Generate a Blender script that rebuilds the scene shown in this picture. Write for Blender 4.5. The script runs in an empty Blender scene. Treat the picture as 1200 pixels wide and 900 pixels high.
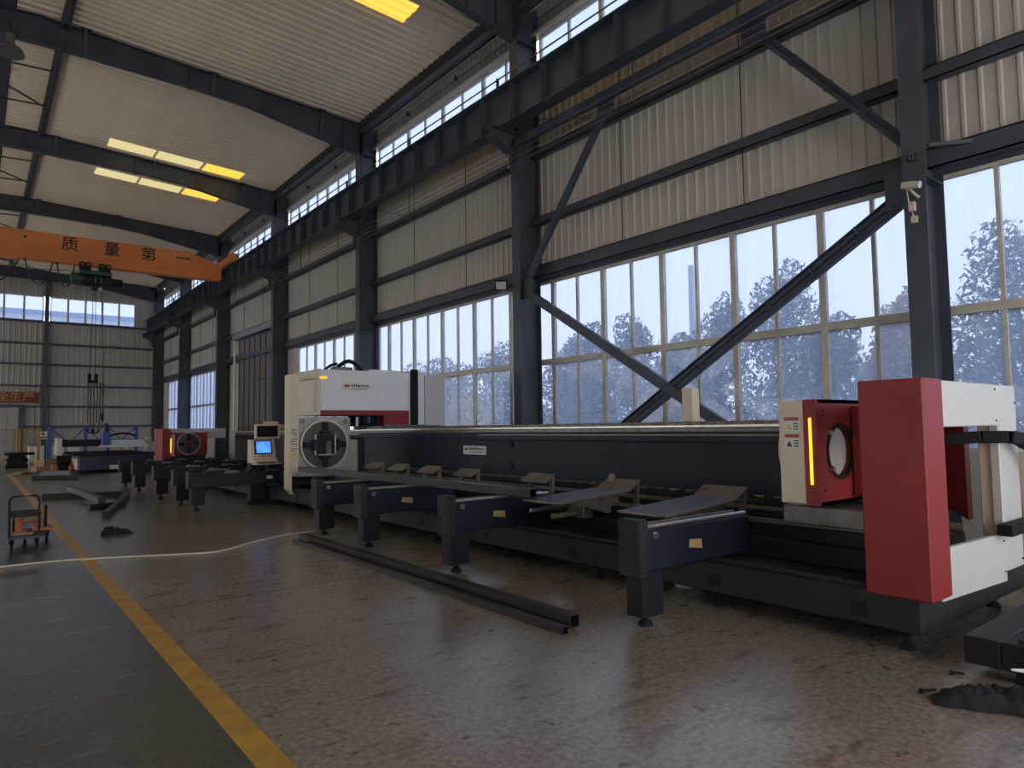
import bpy, bmesh, math, random
from mathutils import Vector, Matrix
S = bpy.context.scene
C = S.collection
R = math.radians

# ------------------------------------------------------------------ camera
cam_d = bpy.data.cameras.new('camera')
cam = bpy.data.objects.new('camera', cam_d)
C.objects.link(cam)
S.camera = cam
CAM_H = 1.6
F_PX, YAW, PIT, ROL = 800.0, R(38.3), R(3.6), R(-0.8)
cam_d.sensor_width = 36.0
cam_d.lens = F_PX / 1200.0 * 36.0
cam_d.clip_end = 500
fw = Vector((math.sin(YAW) * math.cos(PIT), math.cos(YAW) * math.cos(PIT), math.sin(PIT)))
rt = Vector((math.cos(YAW), -math.sin(YAW), 0))
up = rt.cross(fw)
rt, up = math.cos(ROL) * rt + math.sin(ROL) * up, -math.sin(ROL) * rt + math.cos(ROL) * up
M = Matrix((rt, up, -fw)).transposed().to_4x4()
M.translation = (0, 0, CAM_H)
cam.matrix_world = M

# ------------------------------------------------------------------ world and exposure
W = bpy.data.worlds.new('World')
S.world = W
W.use_nodes = True
wn = W.node_tree.nodes
wl = W.node_tree.links
for n in list(wn):
    wn.remove(n)
w_out = wn.new('ShaderNodeOutputWorld')
w_bg = wn.new('ShaderNodeBackground')
w_tc = wn.new('ShaderNodeTexCoord')
w_sep = wn.new('ShaderNodeSeparateXYZ')
w_rmp = wn.new('ShaderNodeValToRGB')
wl.new(w_tc.outputs['Generated'], w_sep.inputs[0])
wl.new(w_sep.outputs['Z'], w_rmp.inputs[0])
wl.new(w_rmp.outputs[0], w_bg.inputs[0])
wl.new(w_bg.outputs[0], w_out.inputs[0])
cr = w_rmp.color_ramp
cr.elements[0].position = 0.0
cr.elements[0].color = (0.99, 0.97, 0.95, 1)
cr.elements[1].position = 1.0
cr.elements[1].color = (0.60, 0.74, 0.98, 1)
e = cr.elements.new(0.45)
e.color = (0.84, 0.89, 0.98, 1)
w_bg.inputs['Strength'].default_value = 2.4
S.view_settings.view_transform = 'Standard'
S.view_settings.look = 'None'
S.view_settings.exposure = 0.8
S.view_settings.gamma = 1.0
S.view_settings.use_curve_mapping = False
S.cycles.max_bounces = 10
S.cycles.diffuse_bounces = 6
S.cycles.transparent_max_bounces = 24
S.cycles.sample_clamp_indirect = 8.0

# ------------------------------------------------------------------ materials
MATS = {}
def mat(name, col, rough=0.5, metal=0.0, var=0.0, scale=4.0, bump=0.0, bscale=60.0, emit=None, estr=0.0,
        spec=0.5, col2=None, stretch=(1, 1, 1), detail=6.0):
    m = bpy.data.materials.new(name)
    m.use_nodes = True
    nt = m.node_tree
    b = nt.nodes['Principled BSDF']
    b.inputs['Base Color'].default_value = (*col, 1)
    b.inputs['Roughness'].default_value = rough
    b.inputs['Metallic'].default_value = metal
    b.inputs['Specular IOR Level'].default_value = spec
    tc = nt.nodes.new('ShaderNodeTexCoord')
    mp = nt.nodes.new('ShaderNodeMapping')
    mp.inputs['Scale'].default_value = stretch
    nt.links.new(tc.outputs['Object'], mp.inputs[0])
    if var > 0 or col2:
        n = nt.nodes.new('ShaderNodeTexNoise')
        n.inputs['Scale'].default_value = scale
        n.inputs['Detail'].default_value = detail
        nt.links.new(mp.outputs[0], n.inputs[0])
        r = nt.nodes.new('ShaderNodeValToRGB')
        c2 = col2 if col2 else tuple(c * (1 - var) for c in col)
        r.color_ramp.elements[0].position = 0.35
        r.color_ramp.elements[0].color = (*c2, 1)
        r.color_ramp.elements[1].position = 0.65
        r.color_ramp.elements[1].color = (*col, 1)
        nt.links.new(n.outputs['Fac'], r.inputs[0])
        nt.links.new(r.outputs[0], b.inputs['Base Color'])
    if bump > 0:
        n2 = nt.nodes.new('ShaderNodeTexNoise')
        n2.inputs['Scale'].default_value = bscale
        n2.inputs['Detail'].default_value = 4
        nt.links.new(mp.outputs[0], n2.inputs[0])
        bp = nt.nodes.new('ShaderNodeBump')
        bp.inputs['Strength'].default_value = bump
        bp.inputs['Distance'].default_value = 0.01
        nt.links.new(n2.outputs['Fac'], bp.inputs['Height'])
        nt.links.new(bp.outputs[0], b.inputs['Normal'])
    if emit:
        b.inputs['Emission Color'].default_value = (*emit, 1)
        b.inputs['Emission Strength'].default_value = estr
    MATS[name] = m
    return m

mat('steel', (0.060, 0.071, 0.098), 0.45, var=0.35, scale=1.6, bump=0.05)
mat('steel_brace', (0.050, 0.062, 0.100), 0.5, var=0.3, scale=2.5)
mat('roof_sheet', (0.80, 0.66, 0.49), 0.5, var=0.12, scale=0.7, detail=3)
mat('wall_sheet', (0.53, 0.48, 0.43), 0.5, var=0.15, scale=0.9, stretch=(1, 1, 0.25))
mat('ridge_dark', (0.05, 0.05, 0.05), 0.7)
mat('rubber', (0.010, 0.010, 0.011), 0.7, spec=0.25)
mat('black_paint', (0.015, 0.017, 0.024), 0.5, spec=0.25, var=0.35, scale=3.0, bump=0.06, bscale=180)
mat('arm_navy', (0.012, 0.016, 0.032), 0.5, spec=0.25, var=0.3, scale=2.2, bump=0.05, bscale=200)
mat('upper_sheet_dark', (0.15, 0.14, 0.13), 0.6, var=0.2, scale=1.0)  # darker tone for the sheet strip above the clerestory
mat('navy_paint', (0.022, 0.029, 0.058), 0.5, spec=0.25, var=0.3, scale=2.2, bump=0.05, bscale=200)
mat('charcoal_paint', (0.024, 0.025, 0.028), 0.55, spec=0.25, var=0.3, scale=2.5, bump=0.06, bscale=150)
mat('red_paint', (0.27, 0.026, 0.026), 0.42, spec=0.35, var=0.1, scale=3, bump=0.08, bscale=350)
mat('white_paint', (0.58, 0.57, 0.55), 0.42, var=0.05, scale=3, bump=0.08, bscale=350)
mat('grey_white_paint', (0.78, 0.82, 0.88), 0.42, var=0.05, scale=3, bump=0.05, bscale=350)
mat('beige_paint', (0.72, 0.62, 0.47), 0.42, var=0.08, scale=3, bump=0.06, bscale=350)
mat('orange_paint', (0.74, 0.235, 0.062), 0.45, var=0.22, scale=1.2, stretch=(0.4, 1, 1))
mat('lettering_black', (0.02, 0.018, 0.016), 0.6)
mat('alu', (0.58, 0.54, 0.47), 0.4, metal=0.15, var=0.2, scale=5)
mat('bright_steel', (0.62, 0.60, 0.56), 0.28, metal=0.9, var=0.2, scale=9)
mat('dull_steel', (0.20, 0.19, 0.17), 0.42, metal=0.7, var=0.35, scale=8)
mat('plate_steel', (0.22, 0.18, 0.135), 0.45, metal=0.4, var=0.3, scale=6)
mat('chuck_face', (0.10, 0.10, 0.10), 0.4, metal=0.5, var=0.3, scale=8)
mat('chuck_rim', (0.62, 0.60, 0.50), 0.4, metal=0.4, var=0.1)
mat('chuck_plate', (0.45, 0.45, 0.38), 0.45, metal=0.3, var=0.3, scale=6)
mat('mill_scale', (0.022, 0.022, 0.026), 0.45, spec=0.3, var=0.5, scale=12, col2=(0.040, 0.031, 0.026), stretch=(6, 0.6, 6))
mat('brass_sticker', (0.36, 0.26, 0.10), 0.5)
mat('sticker_white', (0.72, 0.72, 0.70), 0.5)
mat('sticker_red', (0.38, 0.07, 0.05), 0.5)
mat('sticker_yellow', (0.75, 0.48, 0.03), 0.5)
mat('sticker_dark', (0.05, 0.05, 0.06), 0.5)
mat('sticker_blue', (0.06, 0.10, 0.30), 0.5)
mat('light_strip', (0.9, 0.4, 0.03), 0.4, emit=(1.0, 0.30, 0.01), estr=2.2)
mat('warn_amber', (0.95, 0.5, 0.02), 0.4, emit=(1.0, 0.5, 0.02), estr=0.5)
mat('blue_paint', (0.05, 0.10, 0.42), 0.45, var=0.2)
mat('dark_blue_paint', (0.020, 0.024, 0.075), 0.45, var=0.2)
mat('yellow_fence', (0.42, 0.25, 0.03), 0.5, var=0.2)
mat('hoist_green', (0.03, 0.085, 0.07), 0.5, var=0.3)
mat('cart_orange', (0.45, 0.12, 0.03), 0.5, var=0.2)
mat('cardboard', (0.34, 0.22, 0.12), 0.8, var=0.3, scale=6)
mat('door_brown', (0.17, 0.10, 0.055), 0.55, var=0.35, scale=1.2)
mat('door_blue', (0.13, 0.13, 0.16), 0.5, var=0.3, scale=2.0, col2=(0.16, 0.095, 0.06))
mat('sign_red', (0.16, 0.03, 0.025), 0.6, var=0.15)
mat('sign_gold', (0.55, 0.26, 0.06), 0.6)
mat('hose_cream', (0.62, 0.58, 0.46), 0.5)
mat('cloth_black', (0.012, 0.012, 0.014), 0.9, bump=0.6, bscale=25)
mat('red_hose', (0.40, 0.06, 0.03), 0.45)
mat('mat_blue', (0.24, 0.27, 0.38), 0.5, var=0.2)
mat('plaster', (0.45, 0.43, 0.40), 0.8, var=0.15)
mat('trunk_bark', (0.07, 0.06, 0.05), 0.9, var=0.4, scale=8)
mat('ground', (0.42, 0.40, 0.36), 0.9, var=0.4, scale=0.6)
mat('shed_wall', (0.62, 0.64, 0.68), 0.6, var=0.1)
mat('shed_blue', (0.15, 0.22, 0.42), 0.6)
mat('lamp_metal', (0.22, 0.21, 0.20), 0.35, metal=0.7)
mat('lens_glass', (0.5, 0.5, 0.48), 0.15)
mat('camera_beige', (0.50, 0.44, 0.36), 0.5)
mat('wire', (0.03, 0.028, 0.028), 0.5)
mat('wire_copper', (0.16, 0.09, 0.07), 0.5)
mat('insulator', (0.30, 0.28, 0.26), 0.5)

def screen_mat():
    m = mat('screen_blue', (0.02, 0.03, 0.06), 0.2)
    nt = m.node_tree
    b = nt.nodes['Principled BSDF']
    tc = nt.nodes.new('ShaderNodeTexCoord')
    g = nt.nodes.new('ShaderNodeTexNoise')
    g.inputs['Scale'].default_value = 3.0
    r = nt.nodes.new('ShaderNodeValToRGB')
    r.color_ramp.elements[0].position = 0.35
    r.color_ramp.elements[0].color = (0.03, 0.08, 0.55, 1)
    r.color_ramp.elements[1].position = 0.7
    r.color_ramp.elements[1].color = (0.10, 0.35, 0.95, 1)
    nt.links.new(tc.outputs['Object'], g.inputs[0])
    nt.links.new(g.outputs['Fac'], r.inputs[0])
    nt.links.new(r.outputs[0], b.inputs['Emission Color'])
    b.inputs['Emission Strength'].default_value = 0.9
screen_mat()

def leaf_mat(name, c1, c2, c3):
    m = bpy.data.materials.new(name)
    m.use_nodes = True
    nt = m.node_tree
    b = nt.nodes['Principled BSDF']
    b.inputs['Roughness'].default_value = 0.45
    gi = nt.nodes.new('ShaderNodeNewGeometry')
    r = nt.nodes.new('ShaderNodeValToRGB')
    r.color_ramp.elements[0].color = (*c1, 1)
    r.color_ramp.elements[1].color = (*c3, 1)
    e = r.color_ramp.elements.new(0.62)
    e.color = (*c2, 1)
    nt.links.new(gi.outputs['Random Per Island'], r.inputs[0])
    nt.links.new(r.outputs[0], b.inputs['Base Color'])
    t = nt.nodes.new('ShaderNodeBsdfTranslucent')
    nt.links.new(r.outputs[0], t.inputs[0])
    mx = nt.nodes.new('ShaderNodeMixShader')
    mx.inputs[0].default_value = 0.35
    o = nt.nodes['Material Output']
    nt.links.new(b.outputs[0], mx.inputs[1])
    nt.links.new(t.outputs[0], mx.inputs[2])
    nt.links.new(mx.outputs[0], o.inputs[0])
    MATS[name] = m
leaf_mat('leaf_green', (0.035, 0.06, 0.045), (0.08, 0.11, 0.06), (0.98, 0.86, 0.48))  # last tone: yellow leaves, also sparkle of lit foliage put into the colour
leaf_mat('leaf_yellow', (0.30, 0.22, 0.05), (0.65, 0.44, 0.06), (0.90, 0.62, 0.10))
leaf_mat('leaf_pink', (0.20, 0.14, 0.13), (0.35, 0.22, 0.20), (0.5, 0.36, 0.3))

def glass_mat(name, tint, dirt_fac, dirt_col, gloss=0.06):
    m = bpy.data.materials.new(name)
    m.use_nodes = True
    nt = m.node_tree
    for n in list(nt.nodes):
        nt.nodes.remove(n)
    o = nt.nodes.new('ShaderNodeOutputMaterial')
    tr = nt.nodes.new('ShaderNodeBsdfTransparent')
    tr.inputs[0].default_value = (*tint, 1)
    dl = nt.nodes.new('ShaderNodeBsdfTranslucent')
    dl.inputs[0].default_value = (*dirt_col, 1)
    gl = nt.nodes.new('ShaderNodeBsdfGlossy')
    gl.inputs['Roughness'].default_value = 0.05
    tc = nt.nodes.new('ShaderNodeTexCoord')
    mp = nt.nodes.new('ShaderNodeMapping')
    mp.inputs['Scale'].default_value = (1, 1.6, 0.35)
    ns = nt.nodes.new('ShaderNodeTexNoise')
    ns.inputs['Scale'].default_value = 2.0
    ns.inputs['Detail'].default_value = 5
    mr = nt.nodes.new('ShaderNodeMapRange')
    mr.inputs['From Min'].default_value = 0.3
    mr.inputs['From Max'].default_value = 0.7
    mr.inputs['To Min'].default_value = dirt_fac * 0.85
    mr.inputs['To Max'].default_value = dirt_fac * 1.15
    nt.links.new(tc.outputs['Object'], mp.inputs[0])
    nt.links.new(mp.outputs[0], ns.inputs[0])
    nt.links.new(ns.outputs['Fac'], mr.inputs[0])
    m1 = nt.nodes.new('ShaderNodeMixShader')
    nt.links.new(mr.outputs[0], m1.inputs[0])
    nt.links.new(tr.outputs[0], m1.inputs[1])
    nt.links.new(dl.outputs[0], m1.inputs[2])
    m2 = nt.nodes.new('ShaderNodeMixShader')
    m2.inputs[0].default_value = gloss
    nt.links.new(m1.outputs[0], m2.inputs[1])
    nt.links.new(gl.outputs[0], m2.inputs[2])
    nt.links.new(m2.outputs[0], o.inputs[0])
    MATS[name] = m
glass_mat('glass', (0.51, 0.545, 0.62), 0.235, (0.46, 0.54, 0.72), 0.03)
glass_mat('frosted_fill_glass', (0.5, 0.5, 0.5), 0.75, (0.90, 0.90, 0.88), 0.02)  # diffusing panes invented for the unseen left wall, to lift the ceiling

def frp_mat(name, c):
    m = bpy.data.materials.new(name)
    m.use_nodes = True
    nt = m.node_tree
    for n in list(nt.nodes):
        nt.nodes.remove(n)
    o = nt.nodes.new('ShaderNodeOutputMaterial')
    t = nt.nodes.new('ShaderNodeBsdfTranslucent')
    t.inputs[0].default_value = (*c, 1)
    d = nt.nodes.new('ShaderNodeBsdfDiffuse')
    d.inputs[0].default_value = (0.6, 0.45, 0.2, 1)
    mx = nt.nodes.new('ShaderNodeMixShader')
    mx.inputs[0].default_value = 0.8
    nt.links.new(d.outputs[0], mx.inputs[1])
    nt.links.new(t.outputs[0], mx.inputs[2])
    nt.links.new(mx.outputs[0], o.inputs[0])
    MATS[name] = m
frp_mat('frp_skylight', (0.62, 0.30, 0.035))
frp_mat('frp_pale', (0.34, 0.26, 0.11))

LINE_X = 1.18
def floor_mat():
    m = bpy.data.materials.new('concrete_floor')
    m.use_nodes = True
    nt = m.node_tree
    N, L = nt.nodes, nt.links
    b = N['Principled BSDF']
    tc = N.new('ShaderNodeTexCoord')
    def noise(scale, detail=6, stretch=None, rot=0.0, dist=0.0):
        n = N.new('ShaderNodeTexNoise')
        n.inputs['Scale'].default_value = scale
        n.inputs['Detail'].default_value = detail
        n.inputs['Distortion'].default_value = dist
        if stretch:
            mp = N.new('ShaderNodeMapping')
            mp.inputs['Scale'].default_value = stretch
            mp.inputs['Rotation'].default_value = (0, 0, rot)
            L.new(tc.outputs['Object'], mp.inputs[0])
            L.new(mp.outputs[0], n.inputs[0])
        else:
            L.new(tc.outputs['Object'], n.inputs[0])
        return n
    def ramp(n, p0, c0, p1, c1):
        r = N.new('ShaderNodeValToRGB')
        r.color_ramp.elements[0].position = p0
        r.color_ramp.elements[0].color = (*c0, 1)
        r.color_ramp.elements[1].position = p1
        r.color_ramp.elements[1].color = (*c1, 1)
        L.new(n.outputs[0], r.inputs[0])
        return r
    def mix(t, fac, a, b_):
        mx = N.new('ShaderNodeMix')
        mx.data_type = 'RGBA'
        mx.blend_type = t
        if isinstance(fac, float):
            mx.inputs[0].default_value = fac
        else:
            L.new(fac, mx.inputs[0])
        for i, v in ((6, a), (7, b_)):
            if isinstance(v, tuple):
                mx.inputs[i].default_value = (*v, 1)
            else:
                L.new(v, mx.inputs[i])
        return mx.outputs[2]
    def math_(op, a, b_=None):
        n = N.new('ShaderNodeMath')
        n.operation = op
        for i, v in ((0, a), (1, b_)):
            if v is None:
                continue
            if isinstance(v, (int, float)):
                n.inputs[i].default_value = v
            else:
                L.new(v, n.inputs[i])
        return n.outputs[0]
    big = ramp(noise(0.35, 5), 0.3, (0.215, 0.175, 0.138), 0.7, (0.335, 0.285, 0.235))
    green = ramp(noise(0.5, 5), 0.3, (0.046, 0.060, 0.058), 0.7, (0.086, 0.106, 0.103))
    sep = N.new('ShaderNodeSeparateXYZ')
    L.new(tc.outputs['Object'], sep.inputs[0])
    is_right = math_('GREATER_THAN', sep.outputs['X'], LINE_X)
    base = mix('MIX', is_right, green.outputs[0], big.outputs[0])
    fine = ramp(noise(26, 8), 0.3, (0.62, 0.62, 0.62), 0.7, (1.2, 1.2, 1.2))
    base = mix('MULTIPLY', 1.0, base, fine.outputs[0])
    streak = ramp(noise(1.0, 6, (2.2, 8.0, 1), R(28), 0.3), 0.56, (0, 0, 0), 0.70, (0.7, 0.7, 0.7))
    base = mix('MIX', streak.outputs[0], base, (0.10, 0.075, 0.055))
    spots = ramp(noise(7.5, 4), 0.64, (0, 0, 0), 0.70, (0.75, 0.75, 0.75))
    base = mix('MIX', spots.outputs[0], base, (0.075, 0.056, 0.043))
    scuff = ramp(noise(1.6, 7, (1, 3.5, 1), R(24), 0.6), 0.60, (0, 0, 0), 0.80, (0.5, 0.5, 0.5))
    base = mix('MIX', scuff.outputs[0], base, (0.34, 0.33, 0.32))
    vor = N.new('ShaderNodeTexVoronoi')
    vor.feature = 'DISTANCE_TO_EDGE'
    vor.inputs['Scale'].default_value = 0.22
    wob = noise(1.3, 4)
    addv = N.new('ShaderNodeVectorMath')
    addv.operation = 'MULTIPLY_ADD'
    L.new(wob.outputs['Color'], addv.inputs[0])
    addv.inputs[1].default_value = (0.9, 0.9, 0.0)
    L.new(tc.outputs['Object'], addv.inputs[2])
    L.new(addv.outputs[0], vor.inputs[0])
    crack = math_('LESS_THAN', vor.outputs['Distance'], 0.0007)
    base = mix('MIX', math_('MULTIPLY', crack, 0.55), base, (0.06, 0.055, 0.05))
    jy = math_('LESS_THAN', math_('ABSOLUTE', math_('SUBTRACT', math_('MODULO', math_('ADD', sep.outputs['Y'], 26.08), 6.0), 3.0)), 0.018)
    jx = math_('LESS_THAN', math_('ABSOLUTE', math_('SUBTRACT', sep.outputs['X'], 1.66)), 0.016)
    jx = math_('MULTIPLY', jx, math_('GREATER_THAN', sep.outputs['Y'], 10.2))
    base = mix('MIX', math_('MULTIPLY', math_('MAXIMUM', jy, jx), 0.75), base, (0.05, 0.042, 0.035))
    L.new(base, b.inputs['Base Color'])
    rr = ramp(noise(2.6, 6, (1, 1.8, 1), R(28)), 0.3, (0.17, 0.17, 0.17), 0.75, (0.262, 0.262, 0.262))
    L.new(rr.outputs[0], b.inputs['Roughness'])
    b.inputs['Specular IOR Level'].default_value = 1.0
    hb = math_('ADD', math_('MULTIPLY', noise(7, 5, (1, 2.0, 1), R(28)).outputs['Fac'], 0.6), noise(48, 6).outputs['Fac'])
    bp = N.new('ShaderNodeBump')
    bp.inputs['Strength'].default_value = 0.2
    bp.inputs['Distance'].default_value = 0.012
    L.new(hb, bp.inputs['Height'])
    L.new(bp.outputs[0], b.inputs['Normal'])
    MATS['concrete_floor'] = m
floor_mat()
def line_mat():
    m = mat('yellow_line', (0.56, 0.31, 0.045), 0.4, var=0.4, scale=5, col2=(0.38, 0.22, 0.05), bump=0.25, bscale=30)
line_mat()

# ------------------------------------------------------------------ mesh helpers
def org(o):
    v = Vector((0, 0, 0))
    while o:
        v += o.location
        o = o.parent
    return v

class MB:
    def __init__(s):
        s.v, s.f = [], []
    def add(s, vs, fs):
        k = len(s.v)
        s.v += [tuple(v) for v in vs]
        s.f += [tuple(i + k for i in f) for f in fs]
        return s
    def box(s, x0, x1, y0, y1, z0, z1):
        return s.add([(x0, y0, z0), (x1, y0, z0), (x1, y1, z0), (x0, y1, z0), (x0, y0, z1), (x1, y0, z1), (x1, y1, z1), (x0, y1, z1)],
                     [(0, 3, 2, 1), (4, 5, 6, 7), (0, 1, 5, 4), (1, 2, 6, 5), (2, 3, 7, 6), (3, 0, 4, 7)])
    def bar(s, p, q, w, h, upv=(0, 0, 1)):      # rectangular bar from p to q
        p, q = Vector(p), Vector(q)
        d = (q - p).normalized()
        u = Vector(upv)
        a = d.cross(u)
        if a.length < 1e-4:
            a = d.cross(Vector((1, 0, 0)))
        a.normalize()
        b = a.cross(d).normalized()
        vs = []
        for c in (p, q):
            for i, j in ((-1, -1), (1, -1), (1, 1), (-1, 1)):
                vs.append(c + a * (i * w / 2) + b * (j * h / 2))
        return s.add(vs, [(0, 1, 2, 3), (7, 6, 5, 4), (0, 4, 5, 1), (1, 5, 6, 2), (2, 6, 7, 3), (3, 7, 4, 0)])
    def prism(s, poly, axis, a, b):             # poly: 2D points in the two other axes, extruded from a to b
        n = len(poly)
        def pt(p, t):
            return {'x': (t, p[0], p[1]), 'y': (p[0], t, p[1]), 'z': (p[0], p[1], t)}[axis]
        vs = [pt(p, a) for p in poly] + [pt(p, b) for p in poly]
        fs = [tuple(range(n))[::-1], tuple(range(n, 2 * n))] + [(i, (i + 1) % n, n + (i + 1) % n, n + i) for i in range(n)]
        return s.add(vs, fs)
    def tube(s, pts, r, n=8, cap=True):
        pts = [Vector(p) for p in pts]
        k = len(s.v)
        rs = r if isinstance(r, (list, tuple)) else [r] * len(pts)
        ref = None
        for i, p in enumerate(pts):
            d = (pts[min(i + 1, len(pts) - 1)] - pts[max(i - 1, 0)]).normalized()
            if ref is None:
                ref = Vector((0, 0, 1)) if abs(d.z) < 0.9 else Vector((1, 0, 0))
            a = d.cross(ref).normalized()
            b = a.cross(d).normalized()
            for j in range(n):
                t = 2 * math.pi * j / n
                s.v.append(tuple(p + (a * math.cos(t) + b * math.sin(t)) * rs[i]))
        for i in range(len(pts) - 1):
            for j in range(n):
                s.f.append((k + i * n + j, k + i * n + (j + 1) % n, k + (i + 1) * n + (j + 1) % n, k + (i + 1) * n + j))
        if cap:
            s.f.append(tuple(k + j for j in range(n))[::-1])
            s.f.append(tuple(k + (len(pts) - 1) * n + j for j in range(n)))
        return s
    def cyl(s, p, q, r, n=16):
        return s.tube([p, q], r, n)
    def ring(s, c, axis, r0, r1, a, b, n=40):   # annulus with depth along axis
        k = len(s.v)
        for t in (a, b):
            for r in (r0, r1):
                for j in range(n):
                    w = 2 * math.pi * j / n
                    p = (r * math.cos(w), r * math.sin(w))
                    s.v.append({'x': (t, c[0] + p[0], c[1] + p[1]), 'y': (c[0] + p[0], t, c[1] + p[1]), 'z': (c[0] + p[0], c[1] + p[1], t)}[axis])
        A, B, D, E = k, k + n, k + 2 * n, k + 3 * n
        for j in range(n):
            l = (j + 1) % n
            s.f += [(A + j, A + l, B + l, B + j), (D + j, E + j, E + l, D + l), (B + j, B + l, E + l, E + j), (A + j, D + j, D + l, A + l)]
        return s
    def lathe(s, c, prof, n=24):                # profile (r,z) around z at c
        k = len(s.v)
        for r, z in prof:
            for j in range(n):
                t = 2 * math.pi * j / n
                s.v.append((c[0] + r * math.cos(t), c[1] + r * math.sin(t), c[2] + z))
        for i in range(len(prof) - 1):
            for j in range(n):
                s.f.append((k + i * n + j, k + i * n + (j + 1) % n, k + (i + 1) * n + (j + 1) % n, k + (i + 1) * n + j))
        s.f.append(tuple(k + j for j in range(n))[::-1])
        s.f.append(tuple(k + (len(prof) - 1) * n + j for j in range(n)))
        return s
    def build(s, name, m, parent=None, bevel=0.0, smooth=False, local=False, fix=True):
        me = bpy.data.meshes.new(name)
        o_ = Vector((0, 0, 0)) if local else org(parent)
        me.from_pydata([(v[0] - o_.x, v[1] - o_.y, v[2] - o_.z) for v in s.v], [], s.f)
        if fix or bevel:
            bm = bmesh.new()
            bm.from_mesh(me)
            if bevel:
                bmesh.ops.bevel(bm, geom=bm.edges[:], offset=bevel, segments=1, affect='EDGES', clamp_overlap=True)
            bmesh.ops.recalc_face_normals(bm, faces=bm.faces[:])
            bm.to_mesh(me)
            bm.free()
        if smooth:
            me.polygons.foreach_set('use_smooth', [True] * len(me.polygons))
            try:
                me.set_sharp_from_angle(angle=R(40))
            except Exception:
                pass
        me.materials.append(MATS[m])
        o = bpy.data.objects.new(name, me)
        C.objects.link(o)
        o.parent = parent
        return o

def thing(name, label, cat, loc, group=None, kind=None):
    o = bpy.data.objects.new(name, None)
    C.objects.link(o)
    o.location = loc
    o.empty_display_size = 0.2
    tag(o, label, cat, group, kind)
    return o
def tag(o, label=None, cat=None, group=None, kind=None):
    if label: o['label'] = label
    if cat: o['category'] = cat
    if group: o['group'] = group
    if kind: o['kind'] = kind
    return o
def struct(name, loc=(0, 0, 0), label=None, cat=None):
    o = thing(name, label, cat, loc, None, 'structure')
    return o
def dup(o, loc, parent=None, name=None):
    c = o.copy()
    C.objects.link(c)
    c.location = loc
    c.parent = parent
    if name: c.name = name
    return c
def copy_tree(o, parent=None):
    c = o.copy()
    C.objects.link(c)
    c.parent = parent
    for ch in o.children:
        copy_tree(ch, c)
    return c

def text_mesh(body, size, extrude=0.004):
    cu = bpy.data.curves.new('lettering', 'FONT')
    cu.body = body
    cu.size = size
    cu.extrude = extrude
    cu.offset = size * 0.010
    cu.align_x = 'CENTER'
    cu.align_y = 'CENTER'
    ob = bpy.data.objects.new('lettering_tmp', cu)
    C.objects.link(ob)
    dg = bpy.context.evaluated_depsgraph_get()
    me = bpy.data.meshes.new_from_object(ob.evaluated_get(dg))
    bpy.data.objects.remove(ob)
    bpy.data.curves.remove(cu)
    return me
TEXT = {c: text_mesh(c, s) for c, s in (('质', 0.62), ('量', 0.62), ('第', 0.62), ('一', 0.62), ('安', 0.62), ('全', 0.62), ('生', 0.62), ('产', 0.62))}
def put_text(key, name, m, loc, parent, bold=0.0, sx=1.0):
    me = TEXT[key]
    me.materials.clear()
    me.materials.append(MATS[m])
    o = bpy.data.objects.new(name, me)
    C.objects.link(o)
    o.parent = parent
    o.rotation_euler = (R(90), 0, 0)         # readable from -Y
    o.scale = (sx, 1, 1)
    o.location = Vector(loc) - org(parent)
    return o

# ------------------------------------------------------------------ layout of the hall
XF = 9.40          # inner face of the columns
XW = 10.05         # inner face of the right wall
XL = -8.0
YC = [-4.45, 3.52, 11.70, 19.70, 27.55, 35.55, 43.40, 50.70]   # frames
YE = 51.0          # end wall
YB = -6.5          # wall behind the camera
RIDGE = 1.0
def roof_z(x):
    return 11.80 - 0.052 * abs(x - RIDGE)

# floor
fl = MB().box(XL - 0.3, XW + 0.3, YB - 0.3, YE + 0.3, -0.2, 0.0).build('floor', 'concrete_floor')
tag(fl, 'grey worn concrete factory floor', 'floor', kind='structure')
ln = MB().box(LINE_X - 0.075, LINE_X + 0.075, YB, 34, 0.0, 0.002).build('trim_1', 'yellow_line')
tag(ln, 'yellow aisle line painted on the floor', 'floor line', kind='structure')

# ---- right wall with ribbed sheets
wr = struct('wall_right', (0, 0, 0), 'right long wall of ribbed beige metal sheets', 'wall')
PITCH = 0.21
def ribbed(n, pitch, z0, z1, depth, axis='y', sign=-1, rib=0.035):
    """trapezoid ribbed sheet, n ribs, running along Y, ribs standing towards sign*X"""
    prof = []
    for i in range(n):
        a = i * pitch
        prof += [(a, 0), (a + pitch - rib - 0.03, 0), (a + pitch - rib - 0.012, depth), (a + pitch - 0.012, depth)]
    prof.append((n * pitch, 0))
    return prof
def wall_sheet_mesh(n, z0, z1, depth=0.022):
    p = ribbed(n, PITCH, z0, z1, depth)
    b = MB()
    vs = [(-d, y, z0) for y, d in p] + [(-d, y, z1) for y, d in p]
    k = len(p)
    b.add(vs, [(i, i + 1, k + i + 1, k + i) for i in range(k - 1)])
    return b
SH = 4 * PITCH
Z_HEAD, Z_SILL2, Z_TOP2, Z_EAVE = 4.98, 9.72, 10.72, 11.35
proto = None
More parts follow.
